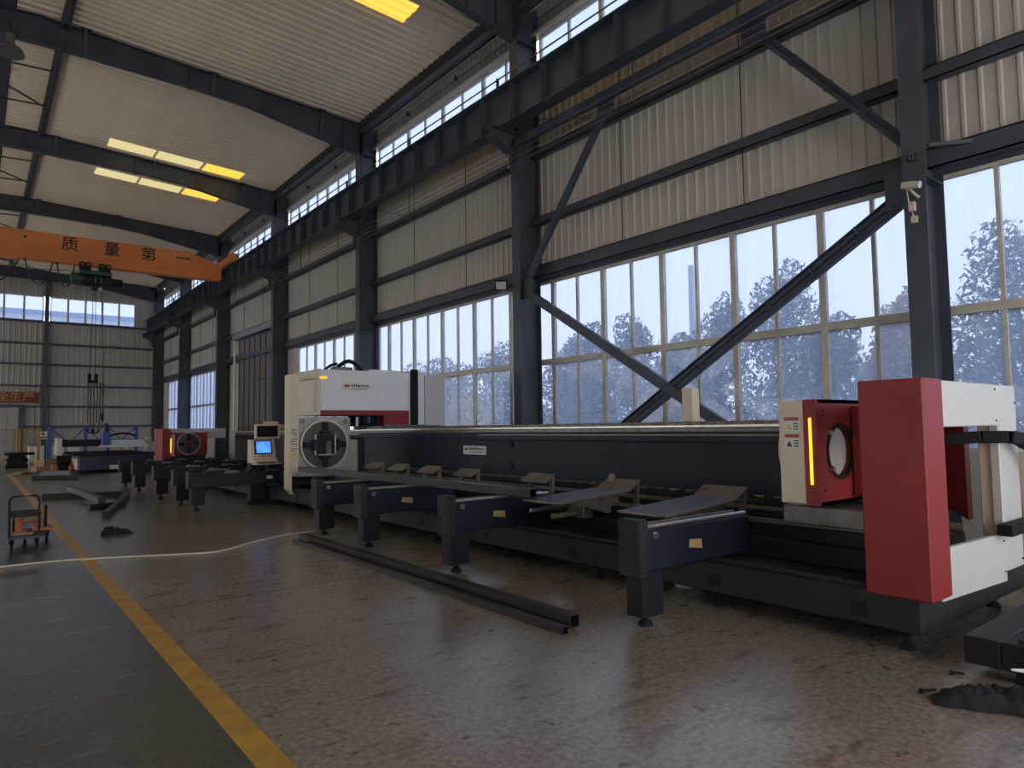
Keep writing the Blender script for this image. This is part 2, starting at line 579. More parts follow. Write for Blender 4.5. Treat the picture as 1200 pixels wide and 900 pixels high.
def run_sheets(y0, y1, z0, z1, parent, m='wall_sheet'):
    n = int((y1 - y0) / SH)
    first = None
    for i in range(n + 1):
        y = y0 + i * SH
        k = 4 if i < n else int((y1 - y) / PITCH)
        if k <= 0: continue
        if first is None or k != 4:
            b = wall_sheet_mesh(k, z0, z1)
            b.v = [(v[0] + XW, v[1] + y, v[2]) for v in b.v]
            o = b.build('wall_sheet', m, parent, fix=False)
            if k == 4:
                o.data.transform(Matrix.Translation((-XW, -y, 0)))
                o.location = (XW, y, 0)
                first = o
        else:
            dup(first, (XW, y, 0), parent)
run_sheets(YB, YE, Z_HEAD, Z_SILL2, wr)
run_sheets(YB, YE, Z_TOP2, Z_EAVE, wr, 'upper_sheet_dark')
# solid wall behind: outer skin, below the sills and blind pieces of the window strip
MB().box(XW + 0.03, XW + 0.1, YB, YE, Z_HEAD, Z_SILL2).build('outer_skin', 'wall_sheet', wr)
MB().box(XW + 0.03, XW + 0.1, YB, YE, Z_TOP2, 11.6).build('outer_skin', 'wall_sheet', wr)
MB().box(XW - 0.04, XW + 0.2, YB, YE, 0, 1.2).build('masonry_base', 'plaster', wr)
WIN_RUNS = [(YB, 19.55), (21.30, 26.40), (37.75, 43.40), (45.9, 49.2)]
BLIND = [(19.55, 21.30), (26.40, 28.9), (33.6, 37.75), (43.40, 45.9), (49.2, YE)]
for a, b in BLIND:
    run_sheets(a, b, 1.2, Z_HEAD, wr)
    MB().box(XW + 0.03, XW + 0.1, a, b, 1.2, Z_HEAD).build('outer_skin', 'wall_sheet', wr)
run_sheets(28.9, 33.6, 4.9, Z_HEAD, wr)

# ---- window units in the right wall
def window_proto(w, z0, z1, zt, name, mull=True):
    """unit at origin, along +Y, glass plane at X=0; returns the Empty"""
    e = struct(name)
    fr = MB()
    fr.box(-0.03, 0.05, 0, 0.05, z0, z1).box(-0.03, 0.05, w - 0.05, w, z0, z1)
    fr.box(-0.03, 0.05, 0.04, w - 0.04, z1 - 0.05, z1).box(-0.03, 0.05, 0.04, w - 0.04, z0, z0 + 0.05)
    fr.build('frame', 'alu', e)
    if zt:
        MB().box(-0.04, 0.05, 0.04, w - 0.04, zt - 0.06, zt + 0.06).build('transom', 'alu', e)
    if mull:
        spans = [(z0 + 0.05, zt - 0.06), (zt + 0.06, z1 - 0.05)] if zt else [(z0 + 0.05, z1 - 0.05)]
        for a, b in spans:
            MB().box(-0.02, 0.04, w / 2 - 0.026, w / 2 + 0.026, a, b).build('mullion', 'alu', e)
    spans = [(z0 + 0.05, zt - 0.06), (zt + 0.06, z1 - 0.05)] if zt else [(z0 + 0.05, z1 - 0.05)]
    cols = [(0.04, w / 2 - 0.022), (w / 2 + 0.022, w - 0.04)] if mull else [(0.04, w - 0.04)]
    for a, b in spans:
        for c, d in cols:
            MB().box(0.008, 0.014, c, d, a, b).build('pane', 'glass', e)
    return e
UW = 1.53
wp = window_proto(UW, 1.2, 4.86, 3.04, 'window_1')
wi = 1
first = True
def place_window(p, loc, first, idx, rot=0.0):
    o = p if first else copy_tree(p)
    o.location = loc
    o.rotation_euler.z = rot
    o.name = 'window_%d' % idx
    return o
k0 = int((3.58 - YB) / UW)
y = 3.58 - k0 * UW
while y + UW <= 19.0:
    place_window(wp, (XW + 0.03, y, 0), first, wi)
    first = False
    wi += 1
    y += UW
place_window(wp, (XW + 0.03, y, 0), False, wi); wi += 1      # ends behind the third column
for a, b in WIN_RUNS[1:]:
    n = max(1, round((b - a) / UW))
    for i in range(n):
        o = place_window(wp, (XW + 0.03, a + i * (b - a) / n, 0), False, wi)
        o.scale.y = (b - a) / n / UW
        wi += 1
# blank head member over the window strip and sill rail
MB().box(XW - 0.02, XW + 0.1, YB, YE, 4.86, Z_HEAD).build('window_head', 'steel', wr)
# clerestory
cp = None
for i in range(len(YC) - 1):
    a, b = YC[i] + 0.16, YC[i + 1] - 0.16
    n = 4
    w = (b - a) / n
    for j in range(n):
        if cp is None:
            cp = window_proto(w, Z_SILL2, 10.62, None, 'window_%d' % wi)
            cw = w
            o = cp
        else:
            o = copy_tree(cp)
        o.location = (XW + 0.03, a + j * w, 0)
        o.scale.y = w / cw
        o.name = 'window_%d' % wi
        wi += 1
MB().box(XW - 0.10, XW + 0.1, YB, YE, 10.62, Z_TOP2).build('clerestory_head', 'alu', wr)

# ---- girts on the right wall
gr = struct('trim_2', (0, 0, 0), 'dark steel wall rails fixed across the right wall', 'rail')
for z in (6.22, 7.78):
    for i in range(len(YC) - 1):
        b = MB().box(XW - 0.20, XW - 0.03, YC[i], YC[i + 1], z + 0.075, z + 0.09)
        b.box(XW - 0.20, XW - 0.18, YC[i], YC[i + 1], z - 0.09, z + 0.09)
        b.box(XW - 0.20, XW - 0.03, YC[i], YC[i + 1], z - 0.09, z - 0.075)
        b.build('girt', 'steel', gr)
for i in range(len(YC) - 1):
    b = MB().box(XW - 0.22, XW - 0.02, YC[i], YC[i + 1], 4.93, 4.95).box(XW - 0.22, XW - 0.20, YC[i], YC[i + 1], 4.93, 5.20).box(XW - 0.22, XW - 0.02, YC[i], YC[i + 1], 5.18, 5.20)
    b.build('girt', 'steel', gr)

for i in range(len(YC) - 1):
    for t in (0.34, 0.67):
        yy = YC[i] + (YC[i + 1] - YC[i]) * t
        MB().tube([(XW - 0.12, yy, 5.05), (XW - 0.12, yy, 9.6)], 0.011, 5).build('sag_rod', 'wire', gr)
    MB().tube([(XW - 0.12, YC[i + 1] - 0.2, 8.6), (XW - 0.12, YC[i + 1] - 2.4, 7.82)], 0.009, 5).build('tie_wire', 'wire', gr)
# ---- columns
def h_section(b, x0, x1, yc, z0, z1, wid=0.27, tf=0.018, tw=0.012):
    b.box(x0, x0 + tf, yc - wid / 2, yc + wid / 2, z0, z1)
    b.box(x1 - tf, x1, yc - wid / 2, yc + wid / 2, z0, z1)
    b.box(x0 + tf, x1 - tf, yc - tw / 2, yc + tw / 2, z0, z1)
    return b
names = ['behind the camera', 'nearest, carrying the security camera', 'second, carrying the floodlight', 'third, behind the cutting head cabinet', 'fourth, left of the strip window',
         'fifth, beside the tall sliding door', 'sixth, between two far windows', 'last, in the far corner']
for i, yc in enumerate(YC[1:]):
    c = struct('trim_%d' % (10 + i), (XF, yc, 0), 'dark steel wall column, the %s' % names[i + 1], 'column')
    h_section(MB(), XF, XF + 0.60, yc, 0, 11.25).build('column_shaft', 'steel', c)
    b = MB()
    for z in (4.72, 8.1, 10.35):
        b.box(XF + 0.018, XF + 0.582, yc - 0.13, yc + 0.13, z, z + 0.014)
    b.build('stiffener', 'steel', c)
    MB().box(XF - 0.05, XF + 0.66, yc - 0.2, yc + 0.2, 0, 0.025).build('base_plate', 'steel', c)
    # corbel under the runway girder
    b = MB()
    b.box(8.72, XF, yc - 0.14, yc + 0.14, 8.16, 8.18)
    b.prism([(XF, 7.65), (XF, 8.16), (8.72, 8.16), (8.72, 7.96)], 'y', yc - 0.008, yc + 0.008)
    ang = math.atan2(0.31, 0.68)
    b.bar((XF, yc, 7.65), (8.72, yc, 7.96), 0.26, 0.016)
    b.build('corbel', 'steel', c)

# ---- crane runway girder
rg = struct('trim_20', (9.05, 0, 8.08), 'dark crane runway girder with upright stiffeners along the right wall', 'girder')
for i in range(len(YC) - 1):
    a, b_ = YC[i] + 0.01, YC[i + 1] - 0.01
    b = MB().box(8.88, 9.22, a, b_, 8.18, 8.20).box(8.83, 9.27, a, b_, 9.02, 9.045).box(9.044, 9.056, a, b_, 8.20, 9.02)
    b.build('girder_span', 'steel', rg)
    n = 8
    for j in range(n):
        yy = a + (j + 0.5) * (b_ - a) / n
        MB().box(8.86, 9.24, yy - 0.006, yy + 0.006, 8.20, 9.02).build('web_stiffener', 'steel', rg)
    MB().box(9.01, 9.09, a, b_, 9.045, 9.06).box(9.04, 9.06, a, b_, 9.06, 9.14).box(9.02, 9.08, a, b_, 9.14, 9.17).build('crane_rail', 'steel_brace', rg)
    # handrail-like pipe along the clerestory
pipe = struct('trim_21', (0, 0, 0), 'thin dark pipe with clamps running along the clerestory windows', 'pipe')
MB().tube([(9.18, YB, 9.50), (9.18, YE - 0.3, 9.50)], 0.018, 6).build('pipe_run', 'wire_copper', pipe)
for i in range(12):
    yy = 4 + i * 4
    MB().box(9.15, 9.21, yy - 0.02, yy + 0.02, 9.045, 9.53).build('pipe_clamp', 'steel_brace', pipe)
# conductor wires with insulators
cw_ = struct('trim_22', (0, 0, 0), 'four crane conductor wires strung below the runway girder', 'wires')
for k, z in enumerate((7.40, 7.53, 7.66, 7.79)):
    MB().tube([(9.22, YB, z), (9.22, YE - 0.3, z)], 0.009, 5).build('conductor_wire', 'wire_copper', cw_)
for yc in YC[2:]:
    MB().box(9.26, 9.34, yc - 0.03, yc + 0.03, 7.30, 7.95).build('insulator_rack', 'steel_brace', cw_)
    for z in (7.40, 7.53, 7.66, 7.79):
        MB().lathe((9.23, yc, z - 0.035), [(0.012, 0), (0.03, 0.012), (0.018, 0.024), (0.032, 0.040), (0.018, 0.052), (0.012, 0.07)], 10).build('insulator', 'insulator', cw_)
# intermediate hangers for the wires (thin droppers)
for i in range(1, len(YC) - 1):
    ym = (YC[i] * 0.45 + YC[i + 1] * 0.55)
    MB().box(9.215, 9.235, ym - 0.008, ym + 0.008, 7.35, 8.18).build('wire_hanger', 'steel_brace', cw_)

# ---- diamond bracing in the nearest bay
def brace(label, p, q, w=0.14):
    o = struct('trim_%d' % brace.n, p, label, 'brace')
    brace.n += 1
    p, q = Vector(p), Vector(q)
    d = (q - p).normalized()
    off = Vector((0, 0, 1)) - d * d.z
    off.normalize()
    side = d.cross(off)
    b = MB()
    b.bar(p + off * 0.045, q + off * 0.045, 0.012, 0.06, off).bar(p - off * 0.045, q - off * 0.045, 0.012, 0.06, off)
    b.bar(p + side * 0.03, q + side * 0.03, 0.012, w, off)
    b.bar(p + off * (w / 2) , q + off * (w / 2), 0.09, 0.012, off)
    b.bar(p - off * (w / 2) , q - off * (w / 2), 0.09, 0.012, off)
    b.build('brace_bar', 'steel_brace', o)
    L = (q - p).length
    for i in range(1, int(L / 0.8)):
        c = p + d * (i * 0.8)
        MB().bar(c - off * (w / 2 + 0.02), c + off * (w / 2 + 0.02), 0.05, 0.03, d).build('batten', 'steel_brace', o)
    return o
brace.n = 30
brace('heavy diagonal brace from nearest column down behind the beam', (9.55, 3.62, 4.60), (9.55, 8.75, 1.55), 0.21)
brace('diagonal brace falling right from the second column', (9.55, 11.60, 4.62), (9.55, 6.2, 1.35), 0.17)
brace('short diagonal brace rising from second column to the strut', (9.55, 11.40, 4.95), (9.55, 8.90, 7.90), 0.13)
brace('short diagonal brace rising from nearest column to the strut', (9.55, 3.62, 5.22), (9.55, 5.85, 7.90), 0.13)
st = struct('trim_38', (9.45, 3.52, 7.95), 'horizontal bracing strut above the wall rails between two near columns', 'strut')
b = MB().box(9.30, 9.42, 3.65, 11.6, 7.86, 7.98).box(9.28, 9.44, 3.65, 11.6, 7.845, 7.86).box(9.28, 9.44, 3.65, 11.6, 7.98, 7.995)
b.build('strut_bar', 'steel_brace', st)
for yy in (5.75, 8.95):
    MB().box(9.47, 9.50, yy - 0.22, yy + 0.22, 7.60, 7.92).build('gusset_plate', 'steel_brace', st)
for yy, zz in ((3.72, 4.6), (11.5, 4.62)):
    MB().box(9.50, 9.54, yy - 0.2, yy + 0.2, zz - 0.2, zz + 0.25).build('gusset_plate', 'steel_brace', st)

# ---- roof: ribbed sheets, skylights
ce = struct('ceiling', (0, 0, 0), 'sloping roof lined with ribbed pale metal sheets', 'ceiling')
SW = 0.8125
RP = SW / 3
def roof_sheet(x0, x1, name, m, parent, depth=0.03):
    prof = []
    for i in range(3):
        a = i * RP
        prof += [(a, 0), (a + RP * 0.52, 0), (a + RP * 0.62, -depth), (a + RP * 0.9, -depth)]
    prof.append((3 * RP, 0))
    k = len(prof)
    vs = [(x0, y_, roof_z(x0) + d) for y_, d in prof] + [(x1, y_, roof_z(x1) + d) for y_, d in prof]
    return MB().add(vs, [(i, i + 1, k + i + 1, k + i) for i in range(k - 1)]).build(name, m, parent, fix=False)
i0 = int((YB - 13.3) / SW) - 1
SKY = {0: True, 16: True, 20: True, -4: True, -8: True, -12: True, -16: True, -20: True}  # negative rows are unseen panels added to light the hall
SX = [(3.42, 4.86), (4.94, 6.44), (6.54, 7.92)]
cache = {}
for i in range(i0, 48):
    yy = 13.3 + i * SW
    if yy > YE: break
    segs = [('roof_sheet', 'roof_sheet', 1.62, 9.38)]
    if i in SKY:
        segs = [('roof_sheet', 'roof_sheet', 1.62, 3.42), ('roof_sheet', 'roof_sheet', 4.86, 4.94), ('roof_sheet', 'roof_sheet', 6.44, 6.54), ('roof_sheet', 'roof_sheet', 7.92, 9.38)]
        segs += [('skylight_panel', 'frp_skylight' if a > 6 else 'frp_pale', a, b_) for a, b_ in SX]
    segs += [('roof_sheet', 'roof_sheet', 0.55, 1.45), ('roof_sheet', 'roof_sheet', XL, 0.30)]
    for nm, m_, a, b_ in segs:
        key = (nm, a, b_)
        if key in cache:
            dup(cache[key], (0, yy, 0), ce)
        else:
            o = roof_sheet(a, b_, nm, m_, ce)
            o.location = (0, yy, 0)
            cache[key] = o
# dark ridge strip and upper skin
MB().box(0.28, 1.66, YB, YE, roof_z(1.0) + 0.05, roof_z(1.0) + 0.1).build('ridge_capping', 'ridge_dark', ce)
MB().box(9.36, 10.15, YB, YE, 11.42, 11.5).build('eaves_gutter_lining', 'ridge_dark', ce)
# purlins: ridge pair, eaves tube
pu = struct('trim_40', (0, 0, 0), 'dark purlins running the length of the roof', 'purlin')
for x, w_, h_ in ((1.46, 0.06, 0.18), (1.60, 0.06, 0.18), (0.36, 0.30, 0.05)):
    z = roof_z(x) - 0.06
    MB().box(x - w_ / 2, x + w_ / 2, YB, YE, z - h_ / 2, z + h_ / 2).build('ridge_purlin', 'steel', pu)
MB().tube([(9.55, YB, 11.10), (9.55, YE, 11.10)], 0.10, 12).build('eaves_tube', 'steel', pu, smooth=True)
# thin cable with hooks along the eaves
MB().tube([(10.0, YB, 11.0), (10.0, YE, 11.0)], 0.012, 5).build('eaves_cable', 'wire', pu)
for i in range(18):
    yy = 4.5 + i * 2.6
    MB().box(9.93, 10.03, yy - 0.01, yy + 0.01, 10.95, 11.08).build('cable_hook', 'wire', pu)

# ---- rafters
for i, yc in enumerate(YC[1:]):
    ra = struct('trim_%d' % (50 + i), (XF, yc, 10.4), 'dark tapered steel roof rafter over the %s column' % ['nearest', 'second', 'third', 'fourth', 'fifth', 'sixth', 'last'][i], 'rafter')
    top = [(x, roof_z(x) - 0.045) for x in (9.55, RIDGE, XL + 0.1)]
    zb = {9.55: 10.34, 8.0: 10.60, 6.0: 10.95, 4.6: 11.05, RIDGE: 11.10, -3.0: 11.0, XL + 0.1: 10.3}
    xs = [9.55, 8.0, 6.0, 4.6, RIDGE, -3.0, XL + 0.1]
    bot = [(x, zb[x]) for x in xs]
    b = MB()
    b.prism(top + bot[::-1], 'y', yc - 0.006, yc + 0.006)
    b.build('rafter_web', 'steel', ra)
    b = MB()
    for (p, q) in zip(bot[:-1], bot[1:]):
        b.add([(p[0], yc - 0.11, p[1] - 0.012), (p[0], yc + 0.11, p[1] - 0.012), (q[0], yc + 0.11, q[1] - 0.012), (q[0], yc - 0.11, q[1] - 0.012),
               (p[0], yc - 0.11, p[1]), (p[0], yc + 0.11, p[1]), (q[0], yc + 0.11, q[1]), (q[0], yc - 0.11, q[1])],
              [(0, 3, 2, 1), (4, 5, 6, 7), (0, 1, 5, 4), (1, 2, 6, 5), (2, 3, 7, 6), (3, 0, 4, 7)])
    b.build('bottom_flange', 'steel', ra)
    b = MB()
    for (p, q) in zip(top[:-1], top[1:]):
        b.add([(p[0], yc - 0.11, p[1]), (p[0], yc + 0.11, p[1]), (q[0], yc + 0.11, q[1]), (q[0], yc - 0.11, q[1]),
               (p[0], yc - 0.11, p[1] + 0.012), (p[0], yc + 0.11, p[1] + 0.012), (q[0], yc + 0.11, q[1] + 0.012), (q[0], yc - 0.11, q[1] + 0.012)],
              [(0, 3, 2, 1), (4, 5, 6, 7), (0, 1, 5, 4), (1, 2, 6, 5), (2, 3, 7, 6), (3, 0, 4, 7)])
    b.build('top_flange', 'steel', ra)
    def zbot(x):
        for (p, q) in zip(bot[:-1], bot[1:]):
            if q[0] <= x <= p[0]:
                return p[1] + (q[1] - p[1]) * (x - p[0]) / (q[0] - p[0])
    for x in (1.9, 4.95, 8.1):                 # fly-brace angles on the near side
        b = MB().bar((x + 0.05, yc - 0.03, zbot(x) + 0.01), (x + 0.06, yc - 0.16, roof_z(x) - 0.03), 0.07, 0.05)
        b.box(x - 0.06, x + 0.18, yc - 0.22, yc - 0.02, roof_z(x) - 0.04, roof_z(x) - 0.025)
        b.build('fly_brace', 'steel', ra)
    for x in (4.4, 8.9):                        # end-plate splices
        MB().box(x - 0.02, x + 0.02, yc - 0.11, yc + 0.11, zbot(x) - 0.06, roof_z(x) - 0.05).build('splice_plate', 'steel', ra)
# ridge bracing between the frames
rb = struct('trim_60', (0, 0, 0), 'thin struts and diagonal rods bracing the ridge strip', 'bracing')
for i in range(2, len(YC) - 1):
    a, b_ = YC[i], YC[i + 1]
    for t in (0.30, 0.62):
        yy = a + (b_ - a) * t
        MB().tube([(-3, yy, 11.33), (1.46, yy, 11.55)], 0.028, 6).build('strut', 'steel', rb)
    MB().tube([(-2.5, a + (b_ - a) * 0.05, 11.33), (1.46, a + (b_ - a) * 0.62, 11.5)], 0.03, 6).build('diagonal_rod', 'steel', rb)

# ---- end wall
ew = struct('wall_far', (0, 0, 0), 'far gable wall of ribbed metal sheets', 'wall')
EP = 0.28
def end_sheet(x0, n, z0, z1):
    prof = []
    for i in range(n):
        a = x0 + i * EP
        prof += [(a, 0), (a + EP - 0.10, 0), (a + EP - 0.09, 0.08), (a + EP - 0.02, 0.08)]
    prof.append((x0 + n * EP, 0))
    k = len(prof)
    vs = [(x, YE - d, z0) for x, d in prof] + [(x, YE - d, z1) for x, d in prof]
    return MB().add(vs, [(i, i + 1, k + i + 1, k + i) for i in range(k - 1)])
first_s = {}
for (xa, xb, za, zb_) in ((XL, XW, 10.12, 11.7), (2.4, XW, 0.0, 8.52), (XL, -2.6, 0.0, 8.52), (-2.6, 2.4, 3.35, 8.52), (8.30, XW, 8.52, 10.12), (XL, -6.0, 8.52, 10.12)):
    x = xa
    while x < xb - 0.05:
        n = min(3, int(round((xb - x) / EP)))
        if n < 1: break
        key = (za, zb_, n)
        if key in first_s:
            o = dup(first_s[key][0], (x - first_s[key][1], 0, 0), ew)
        else:
            o = end_sheet(x, n, za, zb_).build('end_sheet', 'wall_sheet', ew, fix=False)
            first_s[key] = (o, x)
        x += n * EP
MB().box(XL, XW, YE + 0.02, YE + 0.08, 10.12, 11.9).build('outer_skin', 'wall_sheet', ew)
MB().box(2.4, XW, YE + 0.02, YE + 0.08, 0, 8.52).build('outer_skin', 'wall_sheet', ew)
MB().box(XL, -2.6, YE + 0.02, YE + 0.08, 0, 8.52).build('outer_skin', 'wall_sheet', ew)
MB().box(-2.6, 2.4, YE + 0.02, YE + 0.08, 3.35, 8.52).build('outer_skin', 'wall_sheet', ew)
eg = struct('trim_61', (0, 0, 0), 'dark steel rails across the far gable wall', 'rail')
for z in (2.02, 3.25, 4.52, 5.85, 7.12, 8.48):
    if z < 3.4:
        MB().box(2.4, XF, YE - 0.24, YE - 0.09, z - 0.06, z + 0.06).build('girt', 'steel', eg)
    else:
        MB().box(XL, XF, YE - 0.24, YE - 0.09, z - 0.06, z + 0.06).build('girt', 'steel', eg)
for n_, x in enumerate((3.42, -2.6)):
    c = struct('trim_%d' % (62 + n_), (x, YE - 0.3, 0), 'dark wind column on the far gable wall' if n_ == 0 else 'dark wind column left of the far gate', 'column')
    h_section(MB(), -0.2, 0.2, 0, 0, 11.0, 0.2).build('column_shaft', 'steel', c, local=True)
    c.children[0].rotation_euler.z = R(90)
# end windows
ep = None
x = 8.28
ends = []
xr = [(3.60 + i * 0.94, 3.60 + (i + 1) * 0.94) for i in range(5)] + [(3.26 - (i + 1) * 0.99, 3.26 - i * 0.99) for i in range(9)]
for a, b_ in xr:
    w = b_ - a
    if ep is None:
        ep = window_proto(w, 8.56, 10.10, None, 'window_%d' % wi, False)
        ew_w = w
        o = ep
    else:
        o = copy_tree(ep)
    o.rotation_euler.z = R(90)
    o.location = (b_, YE - 0.02, 0)
    o.scale.y = w / ew_w
    o.name = 'window_%d' % wi
    wi += 1
# far gate
fg = struct('door_1', (-0.1, YE - 0.1, 0), 'pale brown gate in the far wall beneath the red banner', 'door')
for i in range(8):
    a = -2.6 + i * 0.6
    MB().box(a + 0.01, a + 0.59, YE - 0.08, YE - 0.02, 0.05, 3.2).build('door_panel', 'plaster', fg, bevel=0.01)
MB().box(-2.6, 2.4, YE - 0.02, YE + 0.04, 0, 3.35).build('back_skin', 'plaster', fg)
MB().box(2.15, 2.45, YE - 0.22, YE - 0.02, 0, 3.3).build('door_post', 'steel', fg)
MB().box(-2.6, 2.45, YE - 0.24, YE - 0.02, 3.2, 3.35).build('door_lintel', 'steel', fg)
# tall sliding door in the right wall
sd = struct('door_2', (XW - 0.1, 31.2, 0), 'tall grey brown sliding door with glazed upper lights in right wall', 'door')
for i in range(6):
    a = 29.0 + i * 0.75
    for z0, z1, m_ in ((0.05, 1.9, 'door_brown'), (1.95, 3.85, 'door_blue'), (3.9, 5.85, 'door_blue')):
        MB().box(XW - 0.14, XW - 0.08, a + 0.03, a + 0.72, z0, z1).build('door_panel', m_, sd, bevel=0.012)
for z in (1.925, 3.875, 5.87):
    MB().box(XW - 0.17, XW - 0.06, 29.0, 33.5, z - 0.03, z + 0.03).build('door_rail', 'steel', sd)
for i in range(7):
    a = 29.0 + i * 0.75
    MB().box(XW - 0.17, XW - 0.06, a - 0.03, a + 0.03, 0.02, 5.9).build('door_stile', 'steel', sd)
MB().box(XW - 0.30, XW - 0.04, 27.9, 34.2, 5.95, 6.22).build('track_cover', 'lamp_metal', sd)
MB().box(XW - 0.05, XW + 0.05, 28.9, 33.6, 0, 5.0).build('back_skin', 'door_brown', sd)
MB().tube([(XW - 0.28, 33.8, 1.6), (XW - 0.28, 33.8, 5.9)], 0.05, 8).build('down_pipe', 'sticker_white', sd)

# ---- walls outside the picture: left and behind, their glazing and gate opening invented to light the hall
wl_ = struct('wall_left', (0, 0, 0), 'left long wall of the hall', 'wall')
MB().box(XL - 0.1, XL, YB, YE, 0, 1.0).build('masonry_base', 'plaster', wl_)
MB().box(XL - 0.1, XL, YB, 18, 2.7, 11.4).build('upper_skin', 'wall_sheet', wl_)
MB().box(XL - 0.1, XL, 18, YE, 5.6, 11.4).build('upper_skin', 'wall_sheet', wl_)
for i in range(30):
    yy = YB + i * (YE - YB) / 30
    MB().box(XL - 0.1, XL, yy, yy + 0.1, 1.0, 2.7 if yy < 18 else 5.6).build('wall_mullion', 'alu', wl_)
MB().box(XL - 0.06, XL - 0.05, YB, 18, 1.0, 2.7).build('pane', 'frosted_fill_glass', wl_)  # unseen panes, added as fill light from the left
MB().box(XL - 0.06, XL - 0.05, 18, YE, 1.0, 5.6).build('pane', 'frosted_fill_glass', wl_)  # made taller than the near panes to brighten the far hall
wb_ = struct('wall_behind', (0, 0, 0), 'gable wall behind the camera with an opening added for light', 'wall')  # unseen opening, put in to light the near faces
MB().box(XL, -1, YB - 0.1, YB, 0, 11.8).build('skin', 'wall_sheet', wb_)
MB().box(9.3, XW, YB - 0.1, YB, 0, 11.8).build('skin', 'wall_sheet', wb_)
MB().box(-1, 9.3, YB - 0.1, YB, 6.5, 11.9).build('skin', 'wall_sheet', wb_)
# =================================================================== the tube laser machine
AX = 5.72          # chuck axis
def foot(b, x, y, h, r=0.055):
    b.lathe((x, y, 0), [(r, 0), (r, 0.015), (r * 0.75, 0.035), (r * 0.38, 0.05), (r * 0.32, h)], 16)
    b.lathe((x, y, h * 0.62), [(r * 0.5, 0), (r * 0.5, 0.022)], 6)
    return b

bed = thing('laser_cutter_bed', 'long dark navy machine bed and beam of the tube laser cutter', 'machine', (6.2, 13.0, 0))
# base frame: near half and far half
b = MB().box(5.10, 7.35, 2.00, 14.6, 0.14, 0.40)
b.box(5.10, 5.16, 2.00, 14.6, 0.40, 0.44)
b.build('base_frame', 'charcoal_paint', bed, bevel=0.012)
b = MB().box(5.10, 7.35, 14.6, 25.6, 0.12, 0.40)
b.build('base_frame', 'charcoal_paint', bed, bevel=0.012)
MB().box(5.62, 7.30, 2.45, 25.2, 0.40, 0.58).build('bed_step', 'black_paint', bed, bevel=0.01)
for y_ in (2.42, 3.66, 5.45, 7.05, 8.6, 10.2, 11.8, 13.4, 14.6, 15.9, 17.4, 19.4, 21.6):
    MB().box(5.092, 5.11, y_ - 0.065, y_ + 0.055, 0.20, 0.30).build('socket_hole', 'rubber', bed, bevel=0.004)
for y_ in (2.15, 3.70, 5.18, 6.75, 8.4, 10.2, 12.0, 13.7, 15.1, 16.6, 18.6, 20.6, 23.0, 25.2):
    o = foot(MB(), 5.22, y_, 0.16).build('levelling_foot', 'rubber', bed, smooth=True)
for y_ in (2.15, 5.2, 8.4, 12, 16.6, 21, 25):
    foot(MB(), 6.95, y_, 0.16).build('levelling_foot', 'rubber', bed, smooth=True)
# the tall beam
MB().box(7.32, 7.95, 3.0, 15.2, 0.40, 1.50).build('beam', 'navy_paint', bed, bevel=0.015)
MB().box(7.38, 7.95, 15.2, 25.4, 0.40, 1.45).build('beam', 'black_paint', bed, bevel=0.015)
MB().box(7.27, 7.33, 3.0, 10.3, 1.37, 1.50).build('beam_cover_strip', 'navy_paint', bed, bevel=0.01)
MB().box(7.29, 7.33, 10.32, 15.2, 1.40, 1.50).build('beam_cover_strip', 'navy_paint', bed, bevel=0.01)
MB().box(7.262, 7.275, 3.0, 10.2, 1.455, 1.475).build('beam_edge_trim', 'dull_steel', bed)
MB().box(7.34, 7.60, 3.0, 15.2, 1.50, 1.56).build('rail_seat', 'dull_steel', bed, bevel=0.008)
MB().box(7.36, 7.42, 3.0, 15.2, 1.56, 1.595).build('linear_rail', 'bright_steel', bed, bevel=0.006)
MB().box(7.50, 7.62, 3.0, 15.2, 1.56, 1.64).build('rack_cover', 'plate_steel', bed, bevel=0.006)
b = MB()
for i in range(60):
    y_ = 3.1 + i * 0.2
    b.cyl((7.495, y_, 1.61), (7.505, y_, 1.61), 0.012, 6)
o = b.build('rail_bolts', 'rubber', bed); tag(o, kind='stuff')
MB().box(7.40, 7.62, 15.2, 25.4, 1.45, 1.55).build('rail_seat', 'dull_steel', bed, bevel=0.008)
MB().box(7.42, 7.48, 15.2, 25.4, 1.55, 1.585).build('linear_rail', 'bright_steel', bed, bevel=0.006)
for y_ in (9.3,):
    for z_ in (1.30, 0.93):
        MB().box(7.30, 7.325, y_ - 0.05, y_ + 0.05, z_ - 0.05, z_ + 0.05).build('socket_hole', 'rubber', bed, bevel=0.004)
# low rails on the bed
for x_ in (5.72, 6.55):
    MB().box(x_ - 0.05, x_ + 0.05, 2.45, 12.9, 0.58, 0.70).build('bed_rail_seat', 'black_paint', bed, bevel=0.006)
    MB().box(x_ - 0.018, x_ + 0.018, 2.45, 12.9, 0.70, 0.735).build('bed_rail', 'plate_steel', bed)
MB().box(6.85, 7.25, 3.0, 12.9, 0.58, 0.78).build('rack_housing', 'black_paint', bed, bevel=0.01)
b = MB()
for i in range(40):
    b.box(6.95, 7.05, 3.1 + i * 0.24, 3.22 + i * 0.24, 0.78, 0.80)
tag(b.build('rack_teeth', 'plate_steel', bed), kind='stuff')
